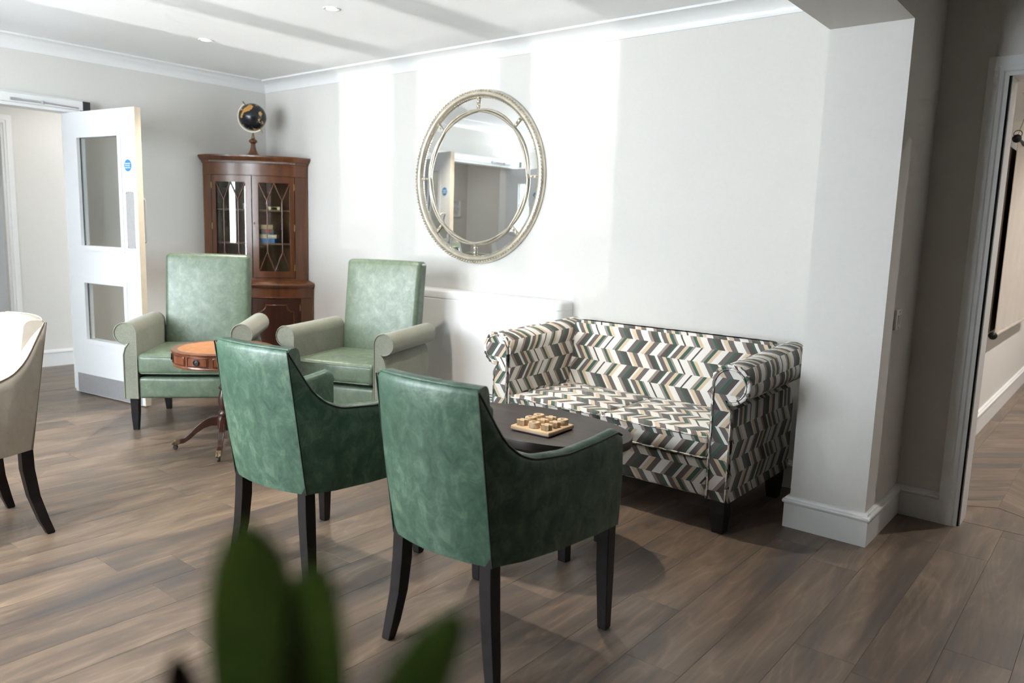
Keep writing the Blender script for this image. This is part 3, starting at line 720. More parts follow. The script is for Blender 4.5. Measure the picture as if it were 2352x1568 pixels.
m = MB(); m.rbox((0, .36, .228), (1.105, .70, .170), .02); m.build('base', F, sofa, smooth=60, uvbox=True, uvoff=(.05, .01))
for sg in (1, -1):
    m = MB(); m.rbox((sg * .2755, .262, .367), (.549, .54, .105), .022, puff=(0, .006, .014)); cu = m.build('seat_cushion', F, sofa, smooth=60, uvbox=True, uvoff=(.12 * sg, .033))
    for z, d in ((.412, .004), (.322, .004)):
        y0, y1 = -.008, .528; x0, x1 = sg * .2755 - .270, sg * .2755 + .270
        p = MB(); p.tube([(x0, y1, z), (x0, y0 + .02, z), (x0 + .006, y0 + .006, z), (x0 + .02, y0, z), ((x0 + x1) / 2, y0 - .005, z), (x1 - .02, y0, z), (x1 - .006, y0 + .006, z), (x1, y0 + .02, z), (x1, y1, z)], d, 6, closed=True)
        p.build('piping', F, cu, smooth=60, uvbox=True)
m = MB(); m.rbox((0, .60, .545), (1.16, .17, .44), .035, puff=(0, .012, 0), taper=lambda x, y, z: (x, y + .16 * (z + .22) if y < 0 else y + .04 * (z + .22), z)); m.build('backrest', F, sofa, smooth=60, uvbox=True, uvoff=(.02, .0))
for sg in (1, -1):
    for y in (.035, .655):
        m = MB(); m.post([(sg * .607, y, .148, .036, .036), (sg * .609, y, .09, .034, .034), (sg * .612, y, 0, .025, .025)]); m.build('leg', 'black_wood', sofa, bevel=.002)

# ------------------------------------------------------------------ round mirror
mir = thing('mirror', 'large round mirror with silver beaded frame and eight spokes', 'mirror', (-3.462, YB - .004, 1.589)); mir.rotation_euler = (PI / 2, 0, 0)
RM = .562
m = MB(); m.ringlathe([(RM, 0), (RM, .016), (RM - .006, .026), (RM - .018, .032), (RM - .030, .034), (RM - .038, .030), (RM - .046, .022), (RM - .050, .016), (RM - .050, 0)], 96); m.build('outer_frame', 'silver_leaf', mir, smooth=40)
m = MB(); nb = 150
for i in range(nb):
    a = 2 * PI * i / nb; cxx, cyy = (RM - .009) * math.cos(a), (RM - .009) * math.sin(a)
    m.lathe([(0, -.007), (.006, -.004), (.0082, 0), (.006, .004), (0, .007)], 6, (cxx, cyy, .031))
bd = m.build('beading', 'silver_leaf', mir, smooth=70); bd['kind'] = 'stuff'
m = MB(); nb = 190
for i in range(nb):
    a = 2 * PI * i / nb; m.lathe([(0, -.003), (.0036, 0), (0, .0036)], 5, ((RM - .051) * math.cos(a), (RM - .051) * math.sin(a), .018))
bd = m.build('inner_beading', 'silver_leaf', mir, smooth=70); bd['kind'] = 'stuff'
RI = .430
m = MB(); m.lathe([(0, .010), (RI - .004, .010), (RI - .004, .004), (0, .004)], 72); m.build('centre_glass', 'mirror_glass', mir)
for i in range(8):
    a0, a1 = PI / 8 * 2 * i + PI / 2 + .022, PI / 8 * 2 * (i + 1) + PI / 2 - .022; m = MB(); n = 10
    vs = []
    for j in range(n + 1):
        a = a0 + (a1 - a0) * j / n
        for r, z in ((RI + .004, .0085), (RM - .046, .0055), (RM - .046, .003), (RI + .004, .003)): vs.append((r * math.cos(a), r * math.sin(a), z))
    m.add(vs, [(j * 4 + q, (j + 1) * 4 + q, (j + 1) * 4 + (q + 1) % 4, j * 4 + (q + 1) % 4) for j in range(n) for q in range(4)] + [(0, 1, 2, 3), tuple(n * 4 + q for q in range(4))[::-1]])
    m.build('border_glass', 'mirror_glass', mir)
for i in range(8):                                              # spokes with leaf carving
    a = PI / 4 * i + PI / 2; m = MB()
    for j in range(5):
        r = RI + .012 + (RM - .05 - RI - .02) * j / 4
        m.lathe([(0, -.004), (.010, 0), (.008, .008 + .002 * (j % 2)), (0, .012)], 8, (r * math.cos(a), r * math.sin(a), .010))
    r0_, r1_ = RI, RM - .045; px, py = -math.sin(a) * .0095, math.cos(a) * .0095
    m.add([(r0_ * math.cos(a) + s1 * px, r0_ * math.sin(a) + s1 * py, z) if q == 0 else (r1_ * math.cos(a) + s1 * px, r1_ * math.sin(a) + s1 * py, z) for q in (0, 1) for s1 in (-1, 1) for z in (.006, .014)],
          [(0, 1, 3, 2), (4, 6, 7, 5), (0, 4, 5, 1), (2, 3, 7, 6), (1, 5, 7, 3), (0, 2, 6, 4)])
    m.build('spoke', 'silver_leaf', mir, smooth=50)
for k in range(2):                                              # two bands that cross at every spoke
    path = []; n = 256
    for i in range(n):
        a = 2 * PI * i / n; w = math.cos(4 * a + PI * k)
        w = (1 if w > 0 else -1) * abs(w) ** .6
        path.append(((RI + .0085 * w) * math.cos(a + PI / 8 * 0 + PI / 2 + PI / 8 * 1.0), (RI + .0085 * w) * math.sin(a + PI / 2 + PI / 8 * 1.0), .014 + .004 * math.sin(4 * a + PI * k)))
    m = MB(); m.tube(path, .0078, 8, closed=True); m.build('inner_band', 'silver_leaf', mir, smooth=60)

# ------------------------------------------------------------------ radiator cover
rad = thing('radiator', 'long white low surface radiator cover under the round mirror', 'radiator', (-3.49, YB - .001, 0))
m = MB(); hw = .83; dep = .145; zt, zb = .842, .20
prof = [(-hw, 0)] + [(-hw + .05 - .05 * math.cos(PI / 2 * i / 6), -dep + .05 - .05 * math.sin(PI / 2 * i / 6)) for i in range(7)] + [(hw - .05 + .05 * math.sin(PI / 2 * i / 6), -dep + .05 - .05 * math.cos(PI / 2 * i / 6)) for i in range(7)] + [(hw, 0)]
def inset(k, pr): return [(x * (1 - k / hw), y * (1 - k / dep)) for x, y in pr]
rings = [(zb, 0), (zt - .062, 0), (zt - .060, .0035), (zt - .056, .0035), (zt - .054, 0), (zt - .016, 0), (zt - .006, .005), (zt, .016)]
vs = []
for z, k in rings: vs += [(x, y, z) for x, y in inset(k, prof)]
kk = len(prof)
m.add(vs, [(i * kk + j, i * kk + (j + 1) % kk, (i + 1) * kk + (j + 1) % kk, (i + 1) * kk + j) for i in range(len(rings) - 1) for j in range(kk)] + [tuple(range(kk))[::-1], tuple((len(rings) - 1) * kk + j for j in range(kk))])
m.build('casing', 'radiator_white', rad, smooth=35)
for i in range(6):
    z = .092 + i * .018
    m = MB(); m.box((-hw + .05, -dep + .004, z), (hw - .05, -dep + .026, z + .008)); m.build('louvre', 'radiator_white', rad)
m = MB(); m.box((-hw, -dep + .01, 0), (-hw + .05, 0, zb)).box((hw - .05, -dep + .01, 0), (hw, 0, zb)).box((-hw + .05, -dep + .004, 0), (hw - .05, -dep + .03, .085)); m.build('plinth', 'radiator_white', rad)
m = MB(); m.box((-hw + .05, -.02, .085), (hw - .05, -.001, .2)); m.build('back_plate', 'dull_steel', rad)

# ------------------------------------------------------------------ corner cabinet
cab = thing('corner_cabinet', 'mahogany corner cabinet with glazed bow doors in the room corner', 'cabinet', (XL + .012, YB - .012, 0), PI / 4)
def plan(o, fa, fb, bow, n=16):                                 # closed outline in local (x, y), facing -y; o = end of the return on the wall
    arc = [(-fa + 2 * fa * i / n, -(fb + bow * (1 - (-1 + 2 * i / n) ** 2))) for i in range(n + 1)]
    return [(0, -.01), (-o, -o)] + arc + [(o, -o)]
UP = dict(o=.408, fa=.325, fb=.490, bow=.050); LO = dict(o=.455, fa=.372, fb=.537, bow=.050)
def gp(P, k): return plan(P['o'] + k * .75, P['fa'] + k * .62, P['fb'] + k, P['bow'])
def moulding(name, P, rows, mat, parent):                       # stacked outlines (z, projection)
    m = MB(); vs = []; kk = len(gp(P, 0))
    for z, k in rows: vs += [(x, y, z) for x, y in gp(P, k)]
    m.add(vs, [(i * kk + j, i * kk + (j + 1) % kk, (i + 1) * kk + (j + 1) % kk, (i + 1) * kk + j) for i in range(len(rows) - 1) for j in range(kk)] + [tuple(range(kk))[::-1], tuple((len(rows) - 1) * kk + j for j in range(kk))])
    return m.build(name, mat, parent, smooth=35)
CZ = 1.772
moulding('cornice', UP, [(CZ - .085, 0), (CZ - .062, .001), (CZ - .060, .008), (CZ - .042, .010), (CZ - .040, .020), (CZ - .030, .026), (CZ - .018, .034), (CZ - .010, .036), (CZ, .036)], 'mahogany', cab)
den = MB()
arc = gp(UP, .014)[2:-1]
for i in range(60):
    t = (i + .5) / 60 * (len(arc) - 1); j = int(t); f = t - j; x = arc[j][0] + (arc[j + 1][0] - arc[j][0]) * f; y = arc[j][1] + (arc[j + 1][1] - arc[j][1]) * f
    den.box((x - .0034, y - .004, CZ - .056), (x + .0034, y + .01, CZ - .043))
d = den.build('dentil_row', 'mahogany', cab); d['kind'] = 'stuff'
moulding('waist_moulding', LO, [(.735, 0), (.742, .010), (.752, .014), (.760, .018), (.770, .014), (.776, .004), (.786, -.02), (.796, -.046)], 'mahogany', cab)
moulding('plinth', LO, [(0, .006), (.07, .006), (.08, 0), (.09, 0)], 'mahogany_dark', cab)
moulding('apron', LO, [(.655, 0), (.657, .004), (.663, .004), (.665, .001), (.737, .001)], 'mahogany', cab)
moulding('frieze', UP, [(CZ - .155, 0), (CZ - .153, .003), (CZ - .149, .003), (CZ - .147, 0), (CZ - .083, 0)], 'mahogany', cab)
moulding('floor_board', UP, [(.795, 0), (.815, 0)], 'mahogany', cab)
def bowpt(P, s, off=0):                                          # s in -1..1 along the bowed front
    return Vector((P['fa'] * s, -(P['fb'] + P['bow'] * (1 - s * s)) - off, 0))
def bowstrip(P, s0, s1, z0, z1, o0, o1, n=8):                    # a solid following the bow between offsets o0 (inner) and o1 (outer)
    m = MB(); vs = []
    for i in range(n + 1):
        s = s0 + (s1 - s0) * i / n; a = bowpt(P, s, o0); c = bowpt(P, s, o1)
        vs += [(a.x, a.y, z0), (c.x, c.y, z0), (c.x, c.y, z1), (a.x, a.y, z1)]
    return m.add(vs, [(i * 4 + j, i * 4 + 4 + j, i * 4 + 4 + (j + 1) % 4, i * 4 + (j + 1) % 4) for i in range(n) for j in range(4)] + [(0, 1, 2, 3), tuple(n * 4 + j for j in range(4))[::-1]])
def slab(P, x0, y0, x1, y1, z0, z1, t):                          # upright board between two plan points, thickness t to the inside
    d = Vector((x1 - x0, y1 - y0)); n = Vector((-d.y, d.x)).normalized() * t
    return MB().add([(x0, y0, z0), (x1, y1, z0), (x1 + n.x, y1 + n.y, z0), (x0 + n.x, y0 + n.y, z0), (x0, y0, z1), (x1, y1, z1), (x1 + n.x, y1 + n.y, z1), (x0 + n.x, y0 + n.y, z1)],
                    [(0, 3, 2, 1), (4, 5, 6, 7), (0, 1, 5, 4), (1, 2, 6, 5), (2, 3, 7, 6), (3, 0, 4, 7)])
ZU0, ZU1 = .815, CZ - .153
for P, z0, z1 in ((UP, ZU0, ZU1), (LO, .085, .66)):
    o, fa, fb = P['o'], P['fa'], P['fb']
    slab(P, -o, -o, -fa, -fb, z0, z1, .016).build('side_panel', 'mahogany', cab)
    slab(P, fa, -fb, o, -o, z0, z1, .016).build('side_panel', 'mahogany', cab)
    slab(P, 0, -.01, -o, -o, z0, z1, .008).build('back_panel', 'cabinet_inside', cab)
    slab(P, o, -o, 0, -.01, z0, z1, .008).build('back_panel', 'cabinet_inside', cab)
for z in (1.08, 1.345):
    moulding('shelf', dict(o=.39, fa=.315, fb=.455, bow=.045), [(z, 0), (z + .012, 0)], 'cabinet_inside', cab)
# glazed doors
Z0, Z1 = ZU0 + .003, ZU1 - .003
for sg in (-1, 1):
    sA, sB = (-.985, -.012) if sg < 0 else (.012, .985)
    dr = bpy.data.objects.new('glazed_door', None); COL.objects.link(dr); dr.parent = cab
    stl = .155 if True else .1
    g0, g1 = sA + (.105 if sg < 0 else .14), sB - (.14 if sg < 0 else .105)
    gz0, gz1 = Z0 + .050, Z1 - .050
    for a, c, z0, z1 in ((sA, g0, Z0, Z1), (g1, sB, Z0, Z1), (g0, g1, Z0, gz0), (g0, g1, gz1, Z1)):
        bowstrip(UP, a, c, z0, z1, -.018, .004).build('frame', 'mahogany', dr)
    bowstrip(UP, g0, g1, gz0, gz1, -.010, -.007, 12).build('pane', 'pane_glass', dr, smooth=40)
    def B(u, w): p = bowpt(UP, g0 + (g1 - g0) * u, -.002); p.z = gz0 + (gz1 - gz0) * w; return p
    segs = [((.27, .22), (.27, .80)), ((.75, .22), (.75, .80)), ((0, 1), (.27, .80)), ((.5, 1), (.27, .80)), ((.5, 1), (.75, .80)), ((1, 1), (.75, .80)),
            ((0, 0), (.27, .22)), ((.5, 0), (.27, .22)), ((.5, 0), (.75, .22)), ((1, 0), (.75, .22))]
    for (u0_, w0), (u1_, w1) in segs:
        q = MB(); q.tube([B(u0_ + (u1_ - u0_) * i / 5, w0 + (w1 - w0) * i / 5) for i in range(6)], .0045, 6); q.build('glazing_bar', 'mahogany', dr, smooth=60)
    e = sA if sg < 0 else sB
    for z in (Z0 + .08, (Z0 + Z1) / 2, Z1 - .08):
        p = bowpt(UP, e, .005); q = MB(); q.lathe([(.0035, -.025), (.0035, .025)], 8, (p.x, p.y, z)); q.build('hinge', 'brass', dr)
    if sg > 0:
        p = bowpt(UP, sA + .04, .005); q = MB(); q.lathe([(.005, -.008), (.005, .008)], 8, (p.x, p.y, (Z0 + Z1) / 2 + .03)); q.build('keyhole', 'dark_brass', dr)
# lower doors with shaped panel mouldings
for sg in (-1, 1):
    sA, sB = (-.985, -.006) if sg < 0 else (.006, .985)
    dr = bowstrip(LO, sA, sB, .095, .652, -.018, .003, 10).build('panel_door', 'mahogany_dark', cab)
    a, c, z0, z1 = sA + .13, sB - .13, .15, .60; k = .055
    def C(s, z): p = bowpt(LO, s, .004); p.z = z; return p
    ks = k / LO['fa']; out = []
    for (sc, zc, t0) in ((a, z1, 3), (c, z1, 2), (c, z0, 1), (a, z0, 0)):
        cs = []
        for i in range(6):
            th = PI / 2 * i / 5
            dx, dz = {3: (math.sin(PI / 2 - th) * 0 + math.sin(th), math.cos(th)), 2: (math.cos(th), math.sin(th)), 1: (math.sin(th), math.cos(th)), 0: (math.cos(th), math.sin(th))}[t0]
            cs.append((dx, dz))
        if t0 == 3: cs = [(sc + ks * math.sin(t), zc - k * math.cos(t)) for t in [PI / 2 * i / 5 for i in range(6)]]
        elif t0 == 2: cs = [(sc - ks * math.cos(t), zc - k * math.sin(t)) for t in [PI / 2 * i / 5 for i in range(6)]]
        elif t0 == 1: cs = [(sc - ks * math.sin(t), zc + k * math.cos(t)) for t in [PI / 2 * i / 5 for i in range(6)]]
        else: cs = [(sc + ks * math.cos(t), zc + k * math.sin(t)) for t in [PI / 2 * i / 5 for i in range(6)]]
        out += [C(*p) for p in cs]
    q = MB(); q.tube(out, .005, 6, closed=True); q.build('panel_moulding', 'mahogany', dr, smooth=60)
    e = sA if sg < 0 else sB
    for z in (.17, .58):
        p = bowpt(LO, e, .004); q = MB(); q.lathe([(.0035, -.025), (.0035, .025)], 8, (p.x, p.y, z)); q.build('hinge', 'brass', dr)
    p = bowpt(LO, (sB if sg < 0 else sA) - sg * -.04, .004); q = MB(); q.lathe([(.005, -.008), (.005, .008)], 8, (p.x, p.y, .45)); q.build('keyhole', 'dark_brass', dr)
# things kept in the cabinet
CM = Matrix.Translation(cab.location) @ Matrix.Rotation(PI / 4, 4, 'Z')
def incab(x, y, z): return tuple(CM @ Vector((x, y, z)))
zz = 1.0926
for i, (mat, h, w, dx, lab) in enumerate((('box_blue', .036, .16, .0, 'blue board game box at the bottom of the stack in the cabinet'), ('box_stripe', .032, .165, .004, 'striped board game box above the blue one in the cabinet'),
                                          ('box_dark', .040, .16, -.006, 'dark green board game box in the cabinet stack'), ('box_tan', .036, .14, -.012, 'tan board game box on top of the cabinet stack'))):
    t = thing('game_box', lab, 'box', incab(.085 + dx, -.42, zz), PI / 4 + .1 * (i % 2) - .05, 'board game boxes in the cabinet')
    m = MB(); m.box((-w / 2, -.07, 0), (w / 2, .07, h * .9)); m.build('tray', mat, t, bevel=.001)
    m = MB(); m.box((-w / 2 - .002, -.072, h * .35), (w / 2 + .002, .072, h - .001)); m.build('lid', mat, t, bevel=.0015)
    if i in (1, 2):
        m = MB(); m.box((w * .05, -.0735, h * .4), (w * .40, -.0722, h * .9)); m.build('printed_label', 'box_red' if i == 2 else 'box_white', t)
    zz += h + .0004
t = thing('gift_box', 'small white box on the upper cabinet shelf', 'box', incab(-.075, -.40, 1.3577), PI / 4 + .2)
m = MB(); m.box((-.025, -.025, 0), (.025, .025, .034)); m.build('box_base', 'box_white', t, bevel=.001)
m = MB(); m.box((-.0265, -.0265, .032), (.0265, .0265, .045)); m.build('lid', 'box_white', t, bevel=.001)
t = thing('model_ornament', 'small dark metal ornament with wheels on the upper cabinet shelf', 'ornament', incab(.15, -.42, 1.3577), PI / 4)
m = MB(); m.rbox((0, 0, .022), (.10, .03, .012), .005, 2); m.build('chassis', 'dark_brass', t, smooth=50)
m = MB(); m.tube([(-.05, 0, .025), (-.065, 0, .045), (-.075, .0, .05)], .003, 6); m.build('handle', 'dark_brass', t)
for x in (-.035, .035):
    for y in (-.017, .017):
        m = MB(); m.lathe([(0, -.003), (.013, -.003), (.013, .003), (0, .003)], 12); w = m.build('wheel', 'dark_brass', t); w.location = (x, y, .013); w.rotation_euler = (PI / 2, 0, 0)
t = thing('china_dish', 'small white china dish on the cabinet floor', 'dish', incab(.04, -.40, .8165), 0)
m = MB(); m.lathe([(0, .0), (.018, 0), (.02, .006), (.035, .02), (.042, .032), (.040, .032), (.032, .021), (0, .008)], 20); m.build('bowl', 'box_white', t, smooth=40)

# ------------------------------------------------------------------ globe
gl = thing('globe', 'black and gold desk globe on a turned wooden stand on the cabinet', 'globe', (-5.575, 3.515, CZ), 0)
m = MB(); m.lathe([(0, 0), (.062, 0), (.064, .006), (.060, .012), (.046, .016), (.036, .024), (.026, .045), (.019, .075), (.017, .095), (.020, .103), (.030, .110), (.033, .119), (.028, .128), (.016, .134), (.014, .14), (0, .14)], 28); m.build('stand', 'mahogany', gl, smooth=50)
m = MB(); m.lathe([(0, .138), (.013, .138), (.015, .146), (.011, .152), (.010, .162), (.0075, .166), (.0075, .182), (0, .182)], 16); m.build('stem_collar', 'dark_brass', gl, smooth=50)
gc = Vector((0, 0, .304)); Rg = .104
tilt = math.radians(33)
side = Vector((.776, .632, 0))                                   # the meridian arm lies across the line of sight
ax = (Vector((0, 0, 1)) * math.cos(tilt) - side * math.sin(tilt))
perp = (side * math.cos(tilt) + Vector((0, 0, 1)) * math.sin(tilt))
n, k = 24, 12; m = MB(); m.lathe([(Rg * math.sin(PI * i / 24), -Rg * math.cos(PI * i / 24)) for i in range(25)], 36)
sph = m.build('sphere', 'globe_map', gl, smooth=60); sph.location = gc; sph.rotation_euler = (tilt * .3, -tilt, 0)
path = []
for i in range(25):
    a = PI * i / 24; path.append(gc + (ax * math.cos(a) - perp * math.sin(a)) * (Rg + .011))
m = MB(); vs = []
vd = side.cross(Vector((0, 0, 1)))
for i, p in enumerate(path):
    rd = (p - gc).normalized()
    for d1, d2 in ((-.004, -.007), (.004, -.007), (.004, .007), (-.004, .007)): vs.append(p + rd * d1 + vd * d2)
m.add(vs, [(i * 4 + j, i * 4 + 4 + j, i * 4 + 4 + (j + 1) % 4, i * 4 + (j + 1) % 4) for i in range(24) for j in range(4)] + [(0, 1, 2, 3), (96, 97, 98, 99)])
m.build('meridian_arm', 'globe_ivory', gl, smooth=40)
for s in (1, -1):
    m = MB(); m.tube([gc + ax * s * (Rg - .002), gc + ax * s * (Rg + .012), gc + ax * s * (Rg + .024), gc + ax * s * (Rg + .036)], lambda t: .007 - .003 * t, 8); m.build('pivot', 'dark_brass', gl, smooth=50)

# ------------------------------------------------------------------ drum table
dt = thing('drum_table', 'small round mahogany drum table with tan leather top on brass castors', 'side table', (-3.862, 2.228, 0), math.radians(-16))
RT, ZT = .268, .572
m = MB(); m.lathe([(0, ZT - .088), (RT - .014, ZT - .088), (RT - .012, ZT - .082), (RT - .014, ZT - .078), (RT - .014, ZT - .012), (RT - .004, ZT - .010), (RT, ZT - .005), (RT - .004, ZT), (RT - .035, ZT), (RT - .035, ZT - .001), (0, ZT - .001)], 64); m.build('drum', 'mahogany_red', dt, smooth=35)
m = MB(); m.lathe([(0, ZT - .001), (RT - .036, ZT - .001), (RT - .038, ZT + .0006), (0, ZT + .0006)], 48); m.build('leather_inset', 'tan_top', dt)
for i in range(12):
    a0 = 2 * PI * i / 12 + .03; a1 = a0 + 2 * PI / 12 - .06
    if i % 3 == 2: a0, a1 = a0 + .03, a1 - .03
    m = MB(); vs = []
    for j in range(7):
        a = a0 + (a1 - a0) * j / 6
        for r, z in ((RT - .016, ZT - .072), (RT - .010, ZT - .072), (RT - .010, ZT - .020), (RT - .016, ZT - .020)): vs.append((r * math.cos(a), r * math.sin(a), z))
    m.add(vs, [(j * 4 + q, (j + 1) * 4 + q, (j + 1) * 4 + (q + 1) % 4, j * 4 + (q + 1) % 4) for j in range(6) for q in range(4)] + [(0, 1, 2, 3), (27, 26, 25, 24)])
    dw = m.build('drawer_front', 'mahogany_red', dt)
    q = MB(); ring = []
    for j, (aa, z) in enumerate([(a0 + .02, ZT - .068), (a1 - .02, ZT - .068), (a1 - .02, ZT - .024), (a0 + .02, ZT - .024)]): ring.append((aa, z))
    pth = []
    for (p0, z0), (p1, z1) in zip(ring, ring[1:] + ring[:1]):
        for t_ in range(4): aa = p0 + (p1 - p0) * t_ / 4; pth.append(((RT - .010) * math.cos(aa), (RT - .010) * math.sin(aa), z0 + (z1 - z0) * t_ / 4))
    q.tube(pth, .0022, 5, closed=True); q.build('cockbeading', 'mahogany_dark', dw, smooth=60)
    if i % 2 == 0:
        am = (a0 + a1) / 2; q = MB(); q.lathe([(0, 0), (.016, 0), (.017, .003), (.007, .004), (0, .005)], 16)
        q.ringlathe([(.0145 + .0030 * math.cos(t), .0055 + .0026 * math.sin(t)) for t in [2 * PI * j / 6 for j in range(6)]], 20)
        o = q.build('ring_pull', 'black_plastic', dw, smooth=50); o.location = ((RT - .010) * math.cos(am), (RT - .010) * math.sin(am), ZT - .046); o.rotation_euler = (0, PI / 2, am)
        o.rotation_euler = Vector((math.cos(am), math.sin(am), 0)).to_track_quat('Z', 'Y').to_euler()
m = MB(); m.lathe([(0, .485), (.060, .485), (.055, .470), (.026, .455), (.022, .43), (.024, .415), (.020, .40), (.018, .375), (.022, .36), (.033, .345), (.022, .335), (.024, .325), (.034, .29), (.036, .265), (.030, .235), (.022, .22), (.036, .205), (.036, .195), (.030, .188), (.040, .175), (.042, .12), (.030, .105), (0, .10)], 28); m.build('column', 'mahogany_dark', dt, smooth=45)
for i in range(4):
    a = PI / 2 * i + math.radians(-128 + 16)
    ca, sa = math.cos(a), math.sin(a); prof = [(.03, .160), (.07, .158), (.11, .142), (.15, .110), (.185, .075), (.215, .052), (.245, .044)]
    m = MB(); vs = []
    for j, (r, z) in enumerate(prof):
        hw_ = .0150 - .0004 * j; hh = .028 - .0024 * j
        for s1, s2 in ((-1, -1), (1, -1), (1, 1), (-1, 1)): vs.append((r * ca - sa * hw_ * s1, r * sa + ca * hw_ * s1, z + hh * s2))
    m.add(vs, [(j * 4 + q, j * 4 + 4 + q, j * 4 + 4 + (q + 1) % 4, j * 4 + (q + 1) % 4) for j in range(len(prof) - 1) for q in range(4)] + [(3, 2, 1, 0), tuple(4 * len(prof) - 4 + q for q in range(4))])
    leg = m.build('sabre_leg', 'mahogany_dark', dt, bevel=.003)
    m = MB(); m.post([(0, 0, .058, .010, .012), (.006, 0, .040, .014, .015), (.014, 0, .028, .015, .014), (.016, 0, .026, .012, .010)])
    m.tube([(0.0, -.008, .05), (.022, -.009, .045), (.032, -.009, .032)], .005, 6).tube([(0.0, .008, .05), (.022, .009, .045), (.032, .009, .032)], .005, 6)
    c = m.build('brass_claw', 'dark_brass', leg, smooth=50); c.location = (.245 * ca, .245 * sa, 0); c.rotation_euler = (0, 0, a)
    m = MB(); m.lathe([(0, -.008), (.010, -.008), (.013, -.004), (.013, .004), (.010, .008), (0, .008)], 14); w = m.build('castor', 'rubber', leg, smooth=40); w.location = (.262 * ca, .262 * sa, .0131); w.rotation_euler = (PI / 2, 0, a)

# ------------------------------------------------------------------ oval coffee table and noughts-and-crosses set
ct = thing('coffee_table', 'dark oval coffee table between the sofa and the green tub chairs', 'coffee table', (-1.86, 2.455, 0))
TA, TB, TZ = .425, .262, .475
ell = lambda a, c, n=56: [(a * math.copysign(abs(math.cos(2 * PI * i / n)) ** .92, math.cos(2 * PI * i / n)), c * math.copysign(abs(math.sin(2 * PI * i / n)) ** .92, math.sin(2 * PI * i / n))) for i in range(n)]
m = MB(); m.prism(ell(TA, TB), XYZ, TZ - .034, TZ); m.build('top', 'wenge_top', ct, bevel=.002, smooth=40)
m = MB(); m.sweep([(-.24, -.125), (.24, -.125), (.24, .125), (-.24, .125)], [(0, TZ - .09), (.018, TZ - .09), (.018, TZ - .034), (0, TZ - .034)], XYZ, closed=True); m.build('apron', 'brown_black_wood', ct)
for sx in (-1, 1):
    for s_ in (-1, 1):
        m = MB(); m.post([(sx * .245, s_ * .125, TZ - .036, .022, .022), (sx * .25, s_ * .125, .2, .021, .021), (sx * .257, s_ * .126, 0, .018, .018)]); m.build('leg', 'brown_black_wood', ct, bevel=.002)
BZ = TZ + .0006
gb = thing('game_board', 'square pale wooden noughts and crosses board on the oval coffee table', 'board game', (-1.775, 2.388, BZ), math.radians(3))
BW = .092
m = MB(); m.rbox((0, 0, .012), (2 * BW, 2 * BW, .018), .006, 3); m.build('board', 'pale_wood', gb, smooth=50)
m = MB(); m.box((-BW + .006, -BW + .006, 0), (BW - .006, BW - .006, .0032)); m.build('felt_base', 'felt_blue', gb)
for t_ in (-1, 1):
    m = MB(); m.box((t_ * .029 - .001, -BW + .008, .0206), (t_ * .029 + .001, BW - .008, .0213)); m.build('grid_line', 'box_tan', gb)
    m = MB(); m.box((-BW + .008, t_ * .029 - .001, .0206), (BW - .008, t_ * .029 + .001, .0213)); m.build('grid_line', 'box_tan', gb)
GM = Matrix.Translation(gb.location) @ Matrix.Rotation(math.radians(3), 4, 'Z')
cross = MB(); a_, t_, hh = .0215, .0078, .021
cross.prism([(-t_, -a_), (t_, -a_), (t_, -t_), (a_, -t_), (a_, t_), (t_, t_), (t_, a_), (-t_, a_), (-t_, t_), (-a_, t_), (-a_, -t_), (-t_, -t_)], XYZ, 0, hh)
cme = cross.mesh('cross_piece', 'speckled_wood')
ring = MB(); ring.ringlathe([(.0085, 0), (.0215, 0), (.0225, .003), (.0225, .018), (.0215, .021), (.0095, .021), (.0085, .019)], 28); rme = ring.mesh('ring_piece', 'speckled_wood', smooth=40)
where = [['at the corner toward the drum table', 'on the edge facing the armchairs', 'at the far corner toward the radiator'],
         ['on the edge facing the green tub chairs', 'at the centre of the board', 'on the edge facing the sofa'],
         ['at the corner nearest the camera', 'on the edge facing the sofa arm and pier', 'at the corner toward the pier']]
lay = [['X', 'O', 'O'], ['O', 'X', 'X'], ['X', 'X', 'O']]
for i in range(3):
    for j in range(3):
        kX = lay[i][j] == 'X'; nm = 'cross_piece' if kX else 'ring_piece'
        o = bpy.data.objects.new(nm, cme if kX else rme); COL.objects.link(o)
        p = GM @ Vector(((i - 1) * .058, (j - 1) * .058, .0216)); o.location = p; o.rotation_euler = (0, 0, math.radians(3 + (45 if kX else 0) + random.uniform(-8, 8)))
        if kX: o.rotation_euler[2] = math.radians(42 + random.uniform(-7, 7))
        tag(o, 'pale wooden %s piece %s' % ('cross' if kX else 'ring', where[i][j]), 'game piece', 'noughts and crosses pieces')

# ------------------------------------------------------------------ light switch, passage wall hanging
sw = thing('light_switch', 'white double rocker light switch on the shaded side of the pier', 'light switch', (PX1, 3.505, .935))
m = MB(); m.rbox((.005, 0, 0), (.010, .086, .086), .003, 2); m.build('plate', 'plastic_white', sw, smooth=50)
for y in (-.014, .014):
    m = MB(); m.add([(.010, y - .011, -.02), (.010, y + .011, -.02), (.010, y + .011, .02), (.010, y - .011, .02), (.0115, y - .010, -.019), (.0115, y + .010, -.019), (.015, y + .010, .019), (.015, y - .010, .019)], [(4, 5, 6, 7), (0, 1, 5, 4), (1, 2, 6, 5), (2, 3, 7, 6), (3, 0, 4, 7)]); m.build('rocker', 'plastic_white', sw)
for z in (-.033, .033):
    m = MB(); m.lathe([(0, 0), (.0035, 0), (.003, .001), (0, .001)], 10); o = m.build('screw', 'dull_steel', sw); o.location = (.010, 0, z); o.rotation_euler = (0, PI / 2, 0)
wh = thing('wall_hanging', 'pale canvas wall hanging on dark rods in the passage beyond the doorway', 'wall hanging', (CX0, 5.72, 0))
X1 = .06
n = 24; m = MB(); vs = []
